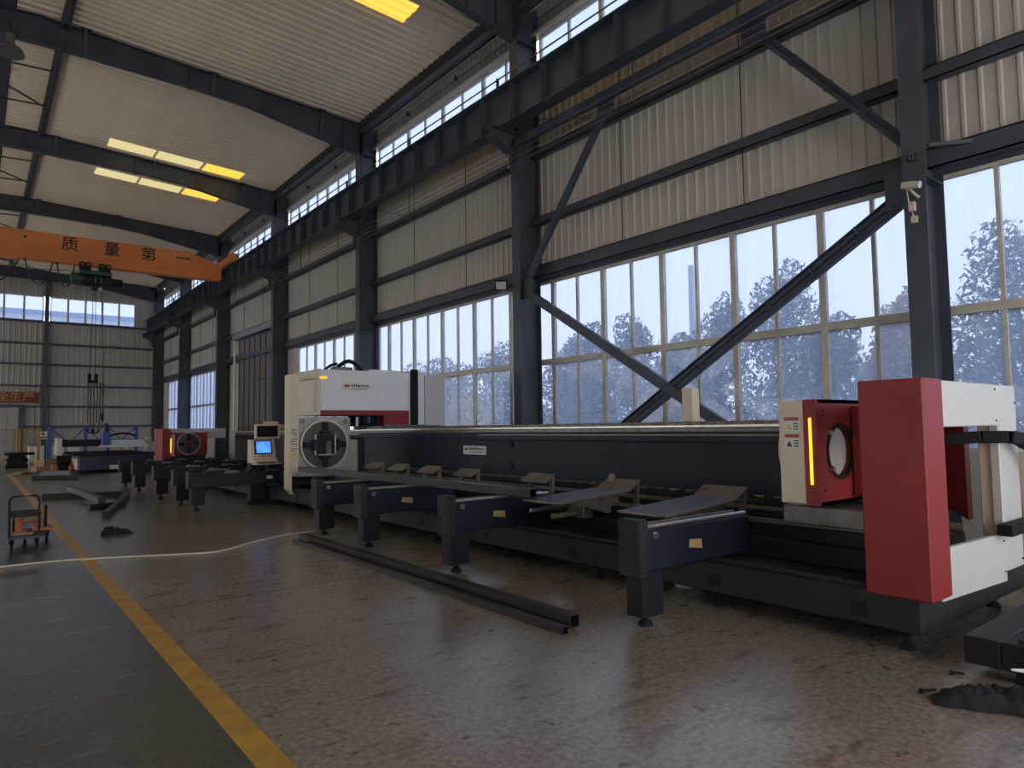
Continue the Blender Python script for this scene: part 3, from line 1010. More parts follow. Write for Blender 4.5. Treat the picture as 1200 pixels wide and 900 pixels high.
# name plate on the beam
np_ = MB().box(7.312, 7.322, 10.05, 10.78, 1.10, 1.26).build('name_plate', 'sticker_white', bed, bevel=0.004)
def fake_print(parent, x, ya, yb, z0, z1, seed=1):
    """rows of small dark glyph marks on a plate facing -X"""
    rnd = random.Random(seed)
    b = MB()
    h = z1 - z0
    y_ = yb - 0.05
    b.box(x - 0.003, x, y_ - 0.13, y_, z0 + h * 0.52, z0 + h * 0.72)
    y_ -= 0.17
    while y_ > ya + 0.07:
        b.box(x - 0.003, x, y_ - 0.045, y_, z0 + h * (0.5 + rnd.random() * 0.06), z0 + h * (0.74 + rnd.random() * 0.08))
        y_ -= 0.066
    b.build('plate_print', 'sticker_dark', parent)
    b = MB()
    y_ = yb - 0.22
    while y_ > ya + 0.1:
        b.box(x - 0.003, x, y_ - 0.02, y_, z0 + h * 0.2, z0 + h * 0.32)
        y_ -= 0.03
    b.build('plate_print', 'sticker_blue', parent)
fake_print(np_, 7.312, 10.05, 10.78, 1.10, 1.26)
MB().box(7.72, 7.88, 5.80, 5.98, 1.50, 2.10).build('junction_post', 'beige_paint', bed, bevel=0.01)
np2 = MB().box(7.368, 7.378, 18.8, 19.2, 1.10, 1.24).build('name_plate', 'sticker_white', bed, bevel=0.004)

# supporting loading arms on the near side
def near_arm(yc, i):
    a = MB().box(4.15, 5.62, yc - 0.105, yc + 0.105, 0.44, 0.765)
    o = a.build('support_arm', 'arm_navy', bed, bevel=0.012)
    MB().box(4.11, 4.22, yc - 0.115, yc + 0.115, 0.40, 0.85).build('end_block', 'charcoal_paint', o, bevel=0.01)
    MB().box(4.16, 4.41, yc - 0.09, yc + 0.09, 0.085, 0.44).build('leg', 'black_paint', o, bevel=0.008)
    foot(MB(), 4.285, yc, 0.10, 0.06).build('levelling_foot', 'rubber', o, smooth=True)
    MB().tube([(4.22, yc - 0.07, 0.785), (5.6, yc - 0.07, 0.785)], 0.017, 8).build('guide_bar', 'bright_steel', o)
    MB().tube([(4.22, yc + 0.05, 0.785), (5.6, yc + 0.05, 0.785)], 0.017, 8).build('guide_bar', 'dull_steel', o)
    MB().ring((4.30, 0.72), 'y', 0.012, 0.028, yc - 0.122, yc - 0.105, 14).build('roller_end', 'bright_steel', o)
    st = MB().prism([(4.74, 0.64), (4.90, 0.63), (4.91, 0.55), (4.73, 0.575)], 'y', yc - 0.109, yc - 0.106).build('warning_sticker', 'brass_sticker', o)
    for z_ in (0.72, 0.60):
        MB().cyl((4.105, yc - 0.06, z_), (4.112, yc - 0.06, z_), 0.012, 8).build('bolt_head', 'rubber', o)
        MB().cyl((4.105, yc + 0.06, z_), (4.112, yc + 0.06, z_), 0.012, 8).build('bolt_head', 'rubber', o)
    return o
for i, y_ in enumerate((3.74, 6.48, 8.62, 10.12)):
    near_arm(y_, i)
MB().cyl((5.62, 3.70, 0.58), (5.80, 3.70, 0.58), 0.02, 10).build('arm_shaft', 'plate_steel', bed)
# far (unloading) arms with serrated slats
def far_arm(yc):
    o = MB().box(3.45, 6.6, yc - 0.10, yc + 0.10, 0.46, 0.72).build('support_arm', 'charcoal_paint', bed, bevel=0.012)
    MB().box(3.43, 3.53, yc - 0.12, yc + 0.12, 0.44, 0.78).build('end_block', 'charcoal_paint', o, bevel=0.01)
    MB().box(3.50, 3.76, yc - 0.09, yc + 0.09, 0.10, 0.46).build('leg', 'black_paint', o, bevel=0.008)
    foot(MB(), 3.62, yc, 0.12, 0.06).build('levelling_foot', 'rubber', o, smooth=True)
    for k in range(6):
        x_ = 3.75 + k * 0.42
        MB().prism([(x_, 0.72), (x_ + 0.26, 0.72), (x_ + 0.26, 0.755), (x_ + 0.06, 0.775)], 'y', yc - 0.09, yc + 0.09).build('slat_tooth', 'dull_steel' if k % 2 else 'black_paint', o)
    MB().box(5.0, 5.13, yc - 0.104, yc - 0.1, 0.56, 0.63).build('warning_sticker', 'sticker_white', o)
for y_ in (15.0, 16.3, 18.35, 21.1, 23.2):
    far_arm(y_)
# tilting support plates over the bed
def flap(yc, wing):
    o = MB().prism([(5.92, 0.86), (6.12, 0.965), (6.12, 0.95), (5.93, 0.845)], 'y', yc - 0.26, yc + 0.26).build('support_plate', 'plate_steel', bed)
    MB().box(6.06, 6.11, yc - 0.25, yc - 0.19, 0.58, 0.945).build('plate_post', 'plate_steel', o)
    MB().box(6.06, 6.11, yc + 0.19, yc + 0.25, 0.58, 0.945).build('plate_post', 'dull_steel', o)
    if wing:
        MB().prism([(4.80, 0.80), (5.93, 0.865), (5.93, 0.85), (4.81, 0.785)], 'y', yc - 0.27, yc + 0.27).build('wing_plate', 'mill_scale', o)
        MB().box(4.785, 4.81, yc - 0.27, yc + 0.27, 0.785, 0.802).build('wing_edge', 'plate_steel', o)
        MB().prism([(4.81, 0.801), (5.93, 0.866), (5.93, 0.845), (4.81, 0.78)], 'y', yc - 0.285, yc - 0.27).build('wing_edge', 'plate_steel', o)
        MB().prism([(4.95, 0.80), (5.80, 0.86), (5.80, 0.62), (5.62, 0.62)], 'y', yc - 0.21, yc - 0.19).build('gusset', 'plate_steel', o)
        MB().box(5.30, 5.45, yc - 0.15, yc + 0.12, 0.58, 0.80).build('lift_block', 'dull_steel', o, bevel=0.01)
        MB().cyl((4.75, yc + 0.10, 0.70), (5.7, yc + 0.10, 0.70), 0.022, 10).build('cylinder_rod', 'bright_steel', o)
        MB().cyl((4.95, yc - 0.02, 0.63), (5.7, yc - 0.02, 0.63), 0.03, 10).build('cylinder_rod', 'plate_steel', o)
        if yc > 5: MB().cyl((6.06, yc + 0.15, 0.97), (6.09, yc + 0.15, 0.97), 0.05, 14).build('roller', 'plate_steel', o)
for y_, w_ in ((11.9, 0), (10.95, 0), (9.9, 0), (8.8, 0), (7.1, 0), (5.62, 1), (4.22, 1)):
    flap(y_, w_)

# tubes
def square_tube(name, label, x, y0, y1, z0, s, m='mill_scale'):
    b = MB()
    t = s * 0.07
    o_, i_ = s / 2, s / 2 - t
    pts = [(-o_, 0), (o_, 0), (o_, s), (-o_, s)]
    q = [(-i_, t), (i_, t), (i_, s - t), (-i_, s - t)]
    vs = []
    for yy in (y0, y1):
        vs += [(x + p[0], yy, z0 + p[1]) for p in pts] + [(x + p[0], yy, z0 + p[1]) for p in q]
    fs = []
    for k in range(4):
        l = (k + 1) % 4
        fs += [(k, l, 8 + l, 8 + k), (4 + k, 12 + k, 12 + l, 4 + l), (k, 4 + k, 4 + l, l), (8 + k, 8 + l, 12 + l, 12 + k)]
    return tag(b.add(vs, fs).build(name, m), label, 'steel tube')
square_tube('steel_tube', 'thicker of the two long black steel tubes lying on the floor', 3.80, 4.05, 9.75, 0.0, 0.105)
square_tube('steel_tube', 'thinner black steel tube on the floor beside the thicker one', 3.625, 3.97, 9.60, 0.0, 0.06)
square_tube('steel_tube', 'long dark steel tube lying across the loading arms', 4.98, 5.95, 12.9, 0.802, 0.10)

# ------------------------------------------------------------------ near chuck unit
def chuck_face(parent, cx, cz, y, r, m_face='chuck_face', m_rim='chuck_rim', bar=True):
    MB().ring((cx, cz), 'y', r * 0.93, r, y - 0.05, y, 48).build('chuck_rim', m_rim, parent, smooth=True)
    d = MB().ring((cx, cz), 'y', r * 0.30, r * 0.93, y - 0.03, y + 0.05, 48).build('chuck_disc', m_face, parent, smooth=True)
    for k in range(4):
        t = k * math.pi / 2
        c, s_ = round(math.cos(t)), round(math.sin(t))
        j = MB()
        if c:
            x0, x1 = sorted((cx + c * r * 0.45, cx + c * r * 0.88))
            j.box(x0, x1, y - 0.09, y - 0.03, cz - r * 0.11, cz + r * 0.11)
            x0, x1 = sorted((cx + c * r * 0.43, cx + c * r * 0.55))
            j.box(x0, x1, y - 0.15, y - 0.03, cz - r * 0.22, cz + r * 0.22)
        else:
            z0, z1 = sorted((cz + s_ * r * 0.45, cz + s_ * r * 0.88))
            j.box(cx - r * 0.11, cx + r * 0.11, y - 0.09, y - 0.03, z0, z1)
            z0, z1 = sorted((cz + s_ * r * 0.43, cz + s_ * r * 0.55))
            j.box(cx - r * 0.22, cx + r * 0.22, y - 0.15, y - 0.03, z0, z1)
        o = j.build('chuck_jaw', 'black_paint', parent, bevel=0.008)
    return d

nc = thing('chuck_unit', 'red and cream chuck housing with round window and glowing orange strip', 'chuck housing', (AX, 2.95, 0.74))
ZC = 1.36
MB().box(5.34, 6.28, 2.92, 3.14, 0.94, 1.785).build('side_cover', 'beige_paint', nc, bevel=0.008)
# red front cover with a round opening in the near face
n = 48
circ = [(AX + 0.215 * math.cos(2 * math.pi * k / n), ZC + 0.215 * math.sin(2 * math.pi * k / n)) for k in range(n)]
def holed_face(b, x0, x1, z0, z1, circ, y):
    k = len(b.v)
    rect = []
    for (cx_, cz_) in circ:
        dx, dz = cx_ - AX, cz_ - ZC
        t = min(((x1 - AX) / dx) if dx > 1e-9 else 1e9, ((x0 - AX) / dx) if dx < -1e-9 else 1e9, ((z1 - ZC) / dz) if dz > 1e-9 else 1e9, ((z0 - ZC) / dz) if dz < -1e-9 else 1e9)
        rect.append((AX + dx * t, ZC + dz * t))
    # snap nearest samples to the corners
    for c in ((x0, z0), (x0, z1), (x1, z0), (x1, z1)):
        j = min(range(len(rect)), key=lambda q: (rect[q][0] - c[0]) ** 2 + (rect[q][1] - c[1]) ** 2)
        rect[j] = c
    m_ = len(circ)
    b.v += [(p[0], y, p[1]) for p in rect] + [(p[0], y, p[1]) for p in circ] + [(p[0], y + 0.05, p[1]) for p in circ]
    for j in range(m_):
        l = (j + 1) % m_
        b.f += [(k + j, k + l, k + m_ + l, k + m_ + j), (k + m_ + j, k + m_ + l, k + 2 * m_ + l, k + 2 * m_ + j)]
    return b
b = MB()
holed_face(b, 5.37, 6.28, 0.93, 1.79, circ, 2.81)
b.box(5.34, 5.37, 2.81, 2.92, 0.93, 1.79).box(6.25, 6.28, 2.81, 2.92, 0.93, 1.79).box(5.37, 6.25, 2.81, 2.92, 1.76, 1.79).box(5.37, 6.25, 2.81, 2.92, 0.93, 0.96)
b.build('front_cover', 'red_paint', nc, fix=False)
MB().ring((AX, ZC), 'y', 0.205, 0.235, 2.802, 2.83, 48).build('window_gasket', 'rubber', nc, smooth=True)
MB().ring((AX, ZC), 'y', 0.001, 0.208, 2.86, 2.87, 48).build('window_disc', 'plaster', nc)
MB().box(5.332, 5.342, 2.852, 2.876, 1.10, 1.64).build('light_strip', 'light_strip', nc, bevel=0.004)
MB().ring((AX, ZC), 'y', 0.17, 0.33, 3.14, 3.18, 40).build('chuck_drum', 'chuck_rim', nc, smooth=True)
for z_, x_ in ((1.52, 5.50), (1.22, 5.53)):
    MB().cyl((x_, 2.77, z_), (x_, 2.81, z_), 0.022, 12).build('knob', 'bright_steel', nc, smooth=True)
for z_ in (1.585, 1.445):
    sp = MB().box(5.334, 5.341, 2.955, 3.085, z_ - 0.055, z_ + 0.065).build('warning_sticker', 'sticker_white', nc)
    MB().box(5.331, 5.335, 2.957, 3.083, z_ + 0.035, z_ + 0.063).build('sticker_header', 'sticker_red', sp)
    MB().prism([(3.07, z_ - 0.04), (3.02, z_ - 0.04), (3.045, z_ + 0.01)], 'x', 5.331, 5.335).build('sticker_symbol', 'sticker_yellow' if z_ > 1.5 else 'sticker_dark', sp)
    for q in range(3):
        MB().box(5.331, 5.335, 2.965, 3.005, z_ - 0.04 + q * 0.022, z_ - 0.03 + q * 0.022).build('sticker_print', 'sticker_dark', sp)
MB().box(5.55, 6.75, 2.5, 3.25, 0.74, 0.90).build('carriage', 'dull_steel', nc, bevel=0.01)
MB().box(5.9, 6.95, 2.52, 2.80, 0.98, 1.74).build('rear_cover', 'red_paint', nc, bevel=0.01)
MB().prism([(6.95, 1.74), (7.22, 1.74), (7.22, 0.76), (6.95, 0.98)], 'y', 2.52, 2.80).build('rear_cover_wing', 'red_paint', nc)
MB().prism([(2.36, 1.60), (2.52, 1.60), (2.52, 0.80), (2.36, 0.70)], 'x', 7.12, 7.24).build('cover_flange', 'red_paint', nc)
MB().prism([(6.02, 0.72), (6.60, 0.72), (6.60, 0.78), (6.05, 1.0)], 'y', 2.5, 2.56).build('bracket', 'plate_steel', nc)
MB().cyl((6.55, 2.2, 0.70), (6.55, 2.6, 0.70), 0.04, 12).build('drive_shaft', 'plate_steel', nc, smooth=True)
for z_ in (1.70, 1.66, 1.05):
    MB().cyl((5.44, 2.80, z_), (5.44, 2.812, z_), 0.008, 8).build('screw', 'rubber', nc)

# ------------------------------------------------------------------ red and white portal frame at the near end
pf = thing('portal_frame', 'red and white sheet metal portal housing at the near end of the bed', 'machine housing', (6.2, 2.1, 0.40))
MB().box(5.085, 5.42, 1.915, 2.36, 0.375, 1.90).build('red_post', 'red_paint', pf, bevel=0.012)
MB().box(5.425, 6.76, 1.985, 2.20, 1.555, 1.90).build('top_panel', 'white_paint', pf, bevel=0.008)
MB().box(6.77, 7.24, 1.985, 2.06, 0.66, 1.90).build('right_post', 'white_paint', pf, bevel=0.008)
MB().prism([(5.43, 0.32), (6.78, 0.27), (6.78, 0.66), (6.66, 0.66), (5.43, 0.685)], 'y', 1.985, 2.02).build('low_panel', 'white_paint', pf)
MB().box(6.79, 7.24, 1.99, 2.05, 0.34, 0.655).build('low_panel', 'white_paint', pf, bevel=0.006)
MB().box(6.80, 7.20, 2.062, 2.15, 0.62, 1.86).build('inner_panel', 'beige_paint', pf, bevel=0.006)
MB().box(5.44, 7.05, 2.03, 2.42, 0.40, 0.46).build('sill', 'black_paint', pf, bevel=0.006)
for x_, z_ in ((5.46, 0.40), (5.46, 0.62), (6.74, 0.35), (6.74, 0.60), (5.46, 1.60), (5.46, 1.86), (6.72, 1.60), (6.72, 1.86), (7.20, 1.5), (7.20, 1.75), (7.2, 0.4)):
    MB().cyl((x_, 1.978, z_), (x_, 1.988, z_), 0.008, 8).build('screw', 'rubber', pf)

# cable chains
ch = thing('cable_chain', 'black cable chain arching out of the portal frame to the right', 'cable chain', (6.8, 2.2, 1.4))
path = [(6.62, 2.35, 1.44), (6.72, 2.1, 1.46), (6.80, 1.93, 1.46), (6.92, 1.88, 1.44), (7.02, 1.84, 1.39), (7.14, 1.8, 1.32), (7.3, 1.76, 1.20), (7.45, 1.74, 1.05), (7.55, 1.74, 0.85)]
for p, q in zip(path[:-1], path[1:]):
    MB().bar(p, q, 0.10, 0.10).build('chain_link', 'rubber', ch, bevel=0.008)
ch2 = thing('cable_chain', 'straight black cable chain lying below the arched one', 'cable chain', (6.9, 2.0, 0.7))
for k in range(8):
    x_ = 6.55 + k * 0.2
    MB().box(x_, x_ + 0.19, 1.86, 1.975, 0.665, 0.755).build('chain_link', 'rubber', ch2, bevel=0.008)
cab = thing('electrical_cabinet', 'tall cream electrical cabinet partly cut off at the right edge', 'cabinet', (8.4, 2.0, 0))
MB().box(7.95, 8.9, 1.75, 2.35, 0.08, 1.30).build('cabinet_body', 'beige_paint', cab, bevel=0.01)
MB().box(7.99, 8.86, 1.735, 1.75, 0.14, 1.25).build('cabinet_door', 'beige_paint', cab, bevel=0.006)
MB().box(8.0, 8.85, 1.8, 2.3, 0, 0.08).build('plinth', 'rubber', cab)

# ------------------------------------------------------------------ cutting head cabinet over the big chuck
YH = 13.6
hc = thing('cutting_head_cabinet', 'pale grey cabinet with red lower trim above the big chuck', 'machine housing', (AX, YH, 0.40))
MB().box(5.66, 7.75, YH, 15.2, 2.0, 2.86).build('cabinet_body', 'grey_white_paint', hc, bevel=0.01)
b = MB().prism([(5.66, 2.0), (5.66, 1.90), (7.12, 1.90), (7.12, 1.69), (7.75, 1.69), (7.75, 2.0)], 'y', YH - 0.01, 15.2)
b.build('red_trim', 'red_paint', hc)
MB().box(5.625, 5.66, YH - 0.015, 15.25, 1.9, 2.87).build('side_frame', 'beige_paint', hc, bevel=0.006)
MB().box(5.61, 5.626, YH + 0.18, 15.0, 1.97, 2.66).build('side_door', 'beige_paint', hc, bevel=0.004)
MB().box(5.612, 5.628, YH + 0.18, 15.0, 2.66, 2.685).build('side_door_seal', 'sticker_red', hc)
MB().box(4.98, 5.19, 13.55, 13.80, 0.76, 2.72).build('left_post', 'beige_paint', hc, bevel=0.008)
MB().prism([(4.98, 0.76), (5.05, 0.76), (5.05, 0.40), (5.10, 0.30), (4.98, 0.42)], 'y', 13.55, 13.80).build('post_skirt', 'beige_paint', hc)
MB().box(5.19, 5.63, 13.62, 13.78, 2.66, 2.72).build('top_frame', 'beige_paint', hc, bevel=0.006)
MB().box(5.20, 6.34, YH + 0.02, YH + 0.7, 0.64, 1.86).build('chuck_plate', 'chuck_plate', hc, bevel=0.02)
MB().box(6.34, 6.56, YH + 0.1, YH + 0.6, 0.64, 1.38).build('chuck_bracket', 'chuck_plate', hc, bevel=0.02)
MB().box(6.56, 6.72, YH + 0.1, YH + 0.5, 0.70, 1.42).build('chuck_bracket', 'charcoal_paint', hc, bevel=0.02)
for z_ in (0.85, 1.0, 1.15, 1.30):
    MB().cyl((6.64, YH + 0.085, z_), (6.64, YH + 0.1, z_), 0.02, 8).build('bolt_head', 'rubber', hc)
for x_ in (5.28, 6.22):
    MB().ring((x_, 1.77), 'y', 0.02, 0.05, YH + 0.005, YH + 0.02, 16).build('lifting_eye', 'dull_steel', hc)
chuck_face(hc, AX + 0.02, 1.29, YH, 0.52)
MB().box(AX - 0.14, AX + 0.18, YH - 0.12, YH - 0.05, 1.07, 1.10).build('roller_guide', 'bright_steel', hc)
for x_ in (AX - 0.20, AX + 0.225):
    MB().box(x_ - 0.013, x_ + 0.013, YH - 0.12, YH - 0.04, 1.08, 1.50).build('roller_guide', 'bright_steel', hc, bevel=0.006)
MB().box(AX - 0.19, AX + 0.21, YH - 0.05, YH - 0.032, 1.09, 1.49).build('bore_cover', 'black_paint', hc)
MB().box(AX + 0.05, AX + 0.15, YH - 0.065, YH - 0.05, 1.10, 1.36).build('bore_sheet', 'dull_steel', hc)
MB().box(5.21, 5.60, YH + 0.3, 15.2, 0.45, 0.70).build('lower_skirt', 'black_paint', hc, bevel=0.01)
MB().box(7.12, 7.75, YH - 0.02, YH + 0.5, 1.64, 1.69).build('slide_block', 'dull_steel', hc)
for k in range(5):
    MB().box(6.56 + k * 0.11, 6.63 + k * 0.11, YH + 0.1, YH + 0.35, 1.72, 1.88).build('drive_motor', 'black_paint' if k != 2 else 'sticker_blue', hc, bevel=0.006)
MB().box(6.45, 7.12, YH + 0.36, YH + 0.4, 1.66, 1.9).build('motor_backplate', 'black_paint', hc)
MB().cyl((6.47, YH - 0.02, 1.66), (6.47, YH - 0.02, 1.86), 0.03, 10).build('nozzle', 'sticker_white', hc)
npl = MB().box(6.14, 6.80, YH - 0.012, YH - 0.002, 2.43, 2.60).build('name_plate', 'sticker_white', hc, bevel=0.004)
rnd = random.Random(5)
b = MB().box(6.18, 6.31, YH - 0.015, YH - 0.012, 2.50, 2.55)
b.build('plate_print', 'sticker_red', npl)
b = MB()
x_ = 6.35
while x_ < 6.74:
    b.box(x_, x_ + 0.035, YH - 0.015, YH - 0.012, 2.50 + rnd.random() * 0.01, 2.545 + rnd.random() * 0.012)
    x_ += 0.052
b.build('plate_print', 'sticker_dark', npl)
b = MB()
x_ = 6.36
while x_ < 6.7:
    b.box(x_, x_ + 0.016, YH - 0.015, YH - 0.012, 2.455, 2.473)
    x_ += 0.026
b.build('plate_print', 'sticker_blue', npl)
MB().box(5.63, 5.80, YH - 0.02, YH - 0.01, 2.66, 2.71).build('signal_light', 'warn_amber', hc)
# warning stickers down the post
for k in range(5):
    z_ = 1.57 - k * 0.095
    sp = MB().box(5.03, 5.15, 13.543, 13.55, z_ - 0.035, z_ + 0.045).build('warning_sticker', 'sticker_white', hc)
    MB().box(5.032, 5.148, 13.540, 13.543, z_ + 0.022, z_ + 0.043).build('sticker_header', 'sticker_red', sp)
    MB().box(5.035, 5.07, 13.540, 13.543, z_ - 0.025, z_ + 0.005).build('sticker_symbol', ('sticker_dark', 'sticker_yellow')[k % 2], sp)
    MB().box(5.085, 5.14, 13.540, 13.543, z_ - 0.02, z_ - 0.005).build('sticker_print', 'sticker_dark', sp)
sp = MB().prism([(5.03, 1.14), (5.15, 1.14), (5.15, 1.11), (5.105, 1.11), (5.105, 1.0), (5.075, 1.0), (5.075, 1.11), (5.03, 1.11)], 'y', 13.543, 13.55).build('warning_sticker', 'sticker_yellow', hc)
# cable loops on top, dust hood
MB().tube([(6.15 + 0.11 * k, YH + 0.4, 2.88 + 0.22 * math.sin(math.pi * k / 6)) for k in range(7)], 0.045, 8).build('top_hose', 'rubber', hc, smooth=True)
MB().tube([(5.95 + 0.05 * k, YH + 0.5, 2.88 + 0.05 * k - 0.004 * k * k) for k in range(7)], 0.03, 8).build('top_hose', 'rubber', hc, smooth=True)
MB().box(6.12, 6.55, YH + 0.35, YH + 0.6, 2.86, 2.96).build('hose_base', 'dull_steel', hc, bevel=0.01)
MB().box(6.8, 7.6, YH + 0.05, YH + 0.9, 2.86, 2.90).build('top_lid', 'grey_white_paint', hc, bevel=0.006)
MB().box(7.78, 8.22, YH + 0.1, YH + 0.9, 1.68, 2.90).build('rear_column', 'grey_white_paint', hc, bevel=0.01)
MB().box(7.84, 8.02, YH + 0.02, YH + 0.1, 1.68, 2.95).build('cable_duct', 'rubber', hc, bevel=0.02)
MB().box(8.26, 8.80, YH + 0.15, YH + 1.2, 1.67, 2.84).build('rear_box', 'white_paint', hc, bevel=0.01)
MB().box(7.97, 8.80, YH + 0.2, YH + 1.2, 0.0, 1.66).build('rear_stand', 'navy_paint', hc, bevel=0.01)

# ------------------------------------------------------------------ control console
cs = thing('control_console', 'cream operator console with glowing blue screen and dark monitor above', 'console', (5.0, 15.1, 0))
MB().box(4.74, 5.06, 15.14, 15.40, 0.10, 0.90).build('pedestal', 'black_paint', cs, bevel=0.01)
MB().box(4.70, 5.07, 15.12, 15.46, 0.0, 0.10).build('plinth', 'rubber', cs, bevel=0.01)
b = MB().prism([(14.92, 0.90), (15.35, 0.90), (15.35, 1.40), (15.12, 1.40), (15.02, 1.0), (14.92, 0.96)], 'x', 4.73, 5.24)
b.build('panel_case', 'beige_paint', cs)
tl = math.atan2(0.10, 0.40)
def tilted(x0, x1, s0, s1, th, name, m, parent):
    """plate on the sloped console face, s along the slope"""
    d = Vector((0, math.sin(tl), math.cos(tl)))
    nn = Vector((0, -math.cos(tl), math.sin(tl)))
    p0 = Vector((0, 15.02, 1.0))
    vs = []
    for t in (0, th):
        for x, s in ((x0, s0), (x1, s0), (x1, s1), (x0, s1)):
            v = p0 + d * s + nn * t
            vs.append((x, v.y, v.z))
    return MB().add(vs, [(0, 3, 2, 1), (4, 5, 6, 7), (0, 1, 5, 4), (1, 2, 6, 5), (2, 3, 7, 6), (3, 0, 4, 7)]).build(name, m, parent)
bz = tilted(4.79, 5.17, 0.09, 0.395, 0.006, 'bezel', 'rubber', cs)
tilted(4.83, 5.14, 0.115, 0.37, 0.009, 'screen', 'screen_blue', bz)
for k in range(7):
    tilted(4.78 + k * 0.06, 4.805 + k * 0.06, 0.03, 0.055, 0.02, 'button', ('sticker_red', 'sticker_yellow', 'plate_steel')[0 if k == 0 else (1 if k == 1 else 2)], cs)
MB().box(4.70, 5.28, 14.72, 14.95, 0.87, 0.90).build('keyboard_tray', 'bright_steel', cs, bevel=0.004)
MB().box(4.80, 5.15, 14.76, 14.90, 0.90, 0.92).build('keyboard', 'rubber', cs, bevel=0.004)
mo = MB().box(4.82, 5.36, 15.1, 15.2, 1.42, 1.74).build('monitor_case', 'beige_paint', cs, bevel=0.008)
MB().box(4.85, 5.30, 15.09, 15.1, 1.46, 1.70).build('monitor_screen', 'rubber', mo, bevel=0.004)
MB().box(5.15, 5.35, 15.2, 15.26, 1.50, 1.80).build('monitor_bracket', 'beige_paint', cs, bevel=0.006)
MB().box(5.0, 5.30, 15.12, 15.16, 1.74, 1.80).build('support_arm', 'beige_paint', cs, bevel=0.006)

# ------------------------------------------------------------------ far chuck unit and red post
fc = thing('chuck_unit', 'far red chuck unit with black four jaw chuck', 'chuck housing', (5.75, 25.0, 0.40))
MB().box(5.30, 6.34, 24.95, 25.7, 0.80, 1.56).build('housing', 'red_paint', fc, bevel=0.01)
MB().box(5.22, 5.30, 24.9, 25.7, 0.78, 1.52).build('side_cover', 'beige_paint', fc, bevel=0.006)
MB().box(5.215, 5.225, 24.98, 25.1, 0.9, 1.38).build('light_strip', 'light_strip', fc)
chuck_face(fc, 5.74, 1.19, 24.95, 0.37, 'chuck_face', 'bright_steel')
MB().cyl((5.74, 24.97, 1.19), (5.74, 24.99, 1.19), 0.14, 20).build('bore_cover', 'sticker_red', fc)
MB().box(5.20, 6.8, 25.0, 25.6, 1.56, 1.66).build('top_cover', 'white_paint', fc, bevel=0.008)
MB().box(5.30, 6.30, 25.0, 25.7, 0.55, 0.80).build('carriage', 'dark_blue_paint', fc, bevel=0.01)
fpost = thing('portal_frame', 'red end post at the far end of the bed', 'machine housing', (5.05, 24.9, 0.40))
MB().box(4.90, 5.14, 24.75, 25.9, 0.42, 1.70).build('red_post', 'red_paint', fpost, bevel=0.01)
MB().box(4.92, 7.2, 25.9, 26.1, 1.35, 1.70).build('top_panel', 'white_paint', fpost, bevel=0.008)
tw = thing('wrapped_bundle', 'brown wrapped bundle lying on top of the far beam', 'bundle', (7.65, 21.5, 1.59))
MB().tube([(7.68, 19.9 + k * 0.55, 1.68 + 0.02 * (k % 2)) for k in range(8)], [0.07, 0.09, 0.085, 0.095, 0.09, 0.085, 0.09, 0.06], 10).build('wrapping', 'cardboard', tw, smooth=True)
# ------------------------------------------------------------------ bridge crane
cg = thing('bridge_crane', 'orange overhead bridge crane girder lettered in black', 'crane', (5.0, 33.0, 8.55))
poly = [(XL + 0.4, 9.68), (7.45, 9.68), (8.85, 9.22), (8.85, 8.60), (XL + 0.4, 8.60)]
MB().prism(poly, 'y', 32.80, 33.20).build('main_girder', 'orange_paint', cg)
MB().box(XL + 0.4, 8.8, 32.74, 33.26, 8.54, 8.60).build('bottom_flange', 'orange_paint', cg)
MB().prism([(8.60, 32.80), (8.96, 32.74), (9.10, 32.78), (8.60, 33.20)], 'x', 0, 0) if False else None
MB().prism([(XL + 0.4, 8.96), (8.80, 8.96), (8.80, 8.90), (XL + 0.4, 8.90)], 'y', 32.76, 32.80).build('girder_ledge', 'orange_paint', cg)
ec = MB().box(8.86, 9.24, 31.7, 34.3, 9.17, 9.50).build('end_carriage', 'orange_paint', cg, bevel=0.02)
MB().box(8.82, 9.28, 31.62, 31.72, 9.20, 9.62).build('buffer', 'orange_paint', ec, bevel=0.01)
for y_ in (32.0, 34.0):
    MB().cyl((9.0, y_, 9.26), (9.1, y_, 9.26), 0.10, 20).build('wheel', 'rubber', ec, smooth=True)
for key, x_, z_ in (('质', 2.92, 9.30), ('量', 4.42, 9.30), ('第', 5.82, 9.30), ('一', 7.22, 9.30)):
    put_text(key, 'lettering', 'lettering_black', (x_, 32.795, z_), cg)
MB().cyl((1.42, 32.78, 9.40), (1.42, 32.80, 9.40), 0.05, 14).build('port_hole', 'rubber', cg)
ho = thing('electric_hoist', 'dark green electric hoist with trolley wheels hanging beneath crane girder', 'hoist', (4.0, 33.0, 7.7))
MB().tube([(2.98, 33, 7.98), (3.02, 33, 7.98), (3.02, 33, 7.98), (3.35, 33, 7.98)], [0.20, 0.25, 0.25, 0.25], 20).build('end_cap', 'hoist_green', ho, smooth=True)
MB().cyl((3.35, 33, 7.96), (4.45, 33, 7.96), 0.22, 20).build('drum', 'charcoal_paint', ho, smooth=True)
MB().cyl((4.45, 33, 7.96), (4.85, 33, 7.96), 0.16, 16).build('motor', 'black_paint', ho, smooth=True)
MB().box(3.3, 4.45, 32.8, 33.2, 8.18, 8.36).build('trolley_frame', 'hoist_green', ho, bevel=0.02)
